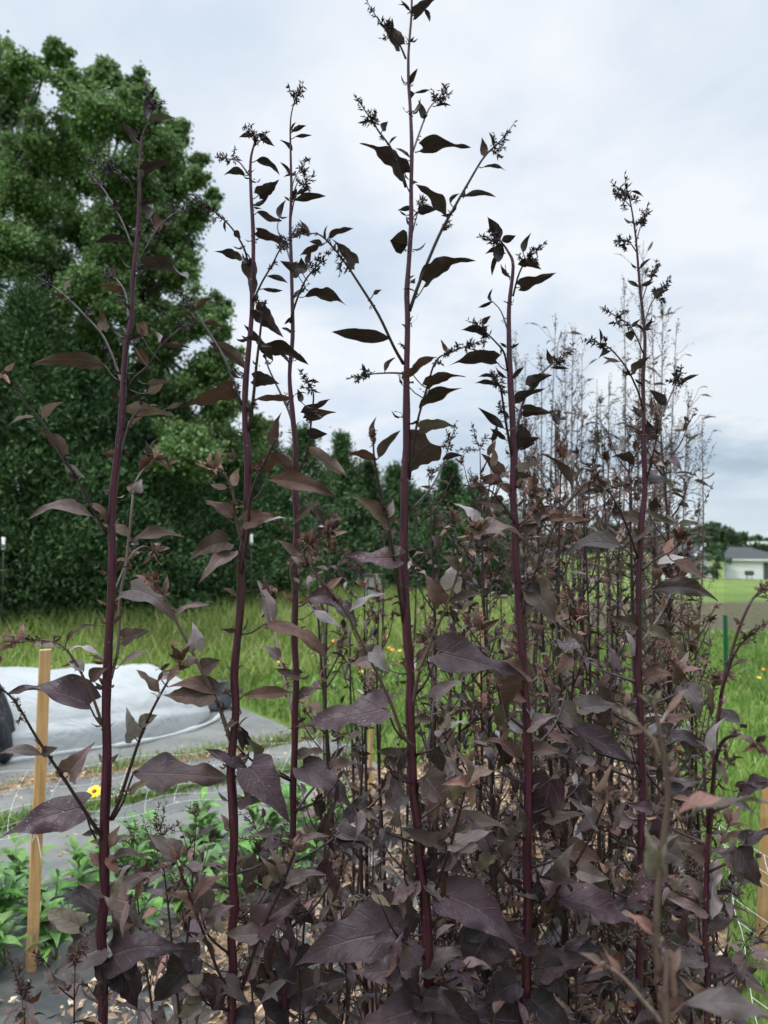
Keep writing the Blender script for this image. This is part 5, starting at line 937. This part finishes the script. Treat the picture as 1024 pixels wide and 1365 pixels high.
# (x where it stands low in the picture, x and y of its tip, distance, style)
MID = [
 (415,420,690,1.9,'d'),(446,440,735,1.75,'r'),(462,470,760,2.2,'d'),(492,486,765,2.0,'d'),(508,512,720,2.6,'d'),(528,505,800,1.7,'r'),(590,572,640,1.6,'d'),(578,590,705,2.1,'d'),(612,606,700,1.9,'r'),
 (622,640,655,1.8,'d'),(640,625,730,2.4,'d'),(655,650,690,2.0,'r'),(668,640,600,1.6,'d'),(725,715,650,1.9,'d'),(738,748,610,1.6,'r'),(755,740,560,2.0,'d'),(765,770,640,2.3,'d'),(778,792,590,1.8,'d'),(790,780,700,1.5,'r'),
 (805,815,600,2.2,'d'),(818,826,650,1.9,'r'),(832,838,580,1.6,'d'),(868,880,560,1.7,'d'),(880,872,620,2.1,'r'),(893,893,770,1.7,'r'),(912,918,840,1.6,'r'),(922,930,900,1.8,'d'),(720,700,570,2.3,'d'),
 (690,706,620,2.5,'d'),(745,730,660,2.7,'d'),(782,770,560,2.8,'d'),(820,800,540,2.6,'d'),(860,848,600,2.8,'d'),(600,560,760,2.9,'d'),(540,555,700,2.7,'d'),(660,668,720,2.9,'d'),(710,720,700,3.0,'d'),(800,810,690,3.0,'r'),(880,890,700,2.9,'r'),
 (470,460,850,2.5,'d'),(430,432,870,2.3,'r'),(560,575,850,2.3,'r'),(630,640,840,1.45,'r'),(760,770,830,1.4,'r'),(815,822,850,1.35,'d'),(896,902,900,1.3,'r'),(655,650,940,1.35,'d'),(500,490,930,1.5,'d'),(590,598,960,1.4,'d'),
]
rng0 = RS(5)
zones = {}
for bx, tx, ty, d, st in MID:
    hxs = [h[0] for h in HX]; z = int(np.argmin([abs(bx - h) for h in hxs])); zones.setdefault((z, d > 2.05), []).append((bx, tx, ty, d, st))
ORD = ['first', 'second', 'third', 'fourth', 'fifth', 'sixth', 'seventh', 'eighth', 'ninth', 'tenth', 'eleventh', 'twelfth']
for (z, far), lst in zones.items():
    lst.sort()
    for i, (bx, tx, ty, d, st) in enumerate(lst):
        b = P(bx, 1300, d); top = at_px(tx, ty, d)
        where = 'farther row' if far else 'nearer row'
        lab = '%s plant, %s from left in the %s by %s' % ('rusty tipped' if st == 'r' else 'dark stemmed', ORD[i], where, HX[z][1])
        gen_plant('orach_plant', V(b[0], b[1], 0), top, rng0, lab, 'crowd of purple orach plants in the bed', st,
                  nl=int((28 if d < 2.05 else 11) * (.55 if bx < 615 else .9)), nb=int((19 if d < 2.05 else 11) * (.6 if bx < 615 else 1.15)), stem_r=(.0060 if d < 2.05 else .0048) * rng0.uniform(.85, 1.1), leafL=rng0.uniform(.10, .145), res=(5, 9) if d < 1.9 else (5, 7))
# short plants low in front
LOW = [(228,214,1118,1.35),(255,262,1090,1.5),(182,178,1130,1.6),(350,352,1120,1.3),(420,428,1095,1.35),(445,452,1180,1.2),(505,498,1130,1.3),(650,640,1190,1.15),(760,768,1210,1.1),(480,500,1290,.95),(640,655,1300,.95),(806,812,1260,.95),
       (920,926,1180,1.0),(965,972,1230,1.1),(745,740,1120,1.5),(690,684,1070,1.6),(540,530,1060,1.6),(600,610,1110,1.5),(820,826,1120,1.3),(905,912,1060,1.4),(400,395,1230,1.1),(110,100,1290,.95),(45,30,1330,.9),(545,560,1200,1.3),(575,580,1260,1.2),(340,330,1240,1.2),
       (720,716,1290,1.15),(780,790,1170,1.4),(860,850,1130,1.5),(930,945,1110,1.6),(440,446,1120,1.7),(470,476,1200,1.6),(520,526,1240,1.45),(375,380,1180,1.5),(670,660,1140,1.4),(880,872,1290,.9)]
rng1 = RS(77)
LOW.sort()
for i, (bx, tx, ty, d) in enumerate(LOW):
    b = P(bx, 1365, d); top = P(tx, ty, d); z = int(np.argmin([abs(bx - h[0]) for h in HX]))
    k = [j for j in range(len(LOW)) if int(np.argmin([abs(LOW[j][0] - h[0]) for h in HX])) == z].index(i)
    gen_plant('low_orach_plant', V(b[0], b[1], 0), top, rng1, 'short rusty tipped plant, %s from left at the foot of %s' % (ORD[k], HX[z][1]), 'short purple orach plants low in the bed', 'l',
              nl=24, nb=6, stem_r=.0038, leafL=rng1.uniform(.14, .20), res=(5, 9))
# thin greenish seeding plants rising behind on the right
def seeder(bx, tx, ty, d, rng, label, red=False):
    b = P(bx, 1100, d); base = V(b[0], b[1], float(tz(b[0], b[1]))); top = P(tx, ty, d); root = thing('seeding_plant', base, label, 'plant', 'thin seeding plants against the sky')
    H = top - base; pts, rr = smooth_line([base, base + H * .35 + rng.normal(0, .012, 3), base + H * .7 + rng.normal(0, .015, 3), top], np.array([.006, .005, .0035, .001]), 6)
    mb = MB(); tube(mb, pts, rr, 5, 0, smooth=False); mb.build('stem', SM['n'], root)
    mb = MB(); lf = 0
    for i in range(44):
        f = rng.uniform(.45, .99); A = base + H * f; az = rng.uniform(0, 6.28); h = V(math.cos(az), math.sin(az), 0); L = (.30 * (1.06 - f) ** .8 + .03) * rng.uniform(.7, 1.2)
        D = nrm(h * rng.uniform(.16, .42) + V(0, 0, 1)); n = 5; c = h * .15 * L * rng.normal(0, 1)
        pp = np.array([A + D * L * t - c * t * (1 - t) for t in np.linspace(0, 1, n)]); tube(mb, pp, np.linspace(.0011, .0004, n), 3, SI['n'], smooth=False)
        k = int(L / .0075); t = rng.uniform(.12, 1, k); pos = A + D * L * t[:, None] - c * (t * (1 - t))[:, None] + rng.normal(0, .0045, (k, 3))
        buds(mb, pos, rng.normal(0, 1, (k, 3)), .0080 * rng.uniform(.7, 1.3, k), .0050, MI[('r' if rng.rand() < .4 else 'b') if red else ('o' if rng.rand() < .6 else 'b')])
    compact(mb.build('seed_panicle', ALLM, root))
    for i in range(32):
        f = .40 + .57 * rng.rand(); A = base + H * f; az = rng.uniform(0, 6.28); h = V(math.cos(az), math.sin(az), 0); L = rng.uniform(.045, .11) * (1.15 - .5 * f)
        B = A + (h + V(0, 0, .8)) * rng.uniform(.01, .08); T = B + nrm(h + V(0, 0, rng.uniform(-.4, .8))) * L
        mb = MB(); leaf(mb, A, B, T, V(0, 0, 1) + rng.normal(0, .5, 3), L * rng.uniform(.14, .24), 'l', .08, .2, .02, rng, MI['oogb'[rng.randint(4)]], 3, 6, .0009, SI['n']); compact(mb.build('leaf', ALLM, root))
RED = [(868,876,552,2.4),(880,866,600,2.2),(892,888,570,2.5),(850,842,610,2.3),(748,744,600,2.5),(700,716,600,2.5)]
SEED = [(690,688,440,3.4),(705,700,480,3.8),(716,712,520,4.0),(728,722,470,3.3),(742,741,418,3.5),(756,752,445,3.9),(766,764,440,3.4),(780,776,470,3.7),(792,796,505,3.6),(812,812,500,3.4),(826,832,370,3.5),(840,858,320,3.4),(862,868,400,3.2),(876,884,400,3.6),(888,902,430,3.3),(900,918,520,3.2),(916,936,562,3.1)]
rng2 = RS(31)
for i, (bx, tx, ty, d) in enumerate(SEED):
    seeder(bx, tx, ty, d, rng2, 'thin seeding plant against the sky, %s from left in the hazy cluster' % (ORD + ['thirteenth', 'fourteenth', 'fifteenth', 'sixteenth', 'seventeenth'])[i])
for i, (bx, tx, ty, d) in enumerate(sorted(RED)):
    seeder(bx, tx, ty, d, rng2, 'feathery reddish brown seeding plant, %s from left among those behind the tall stems' % ORD[i], True)
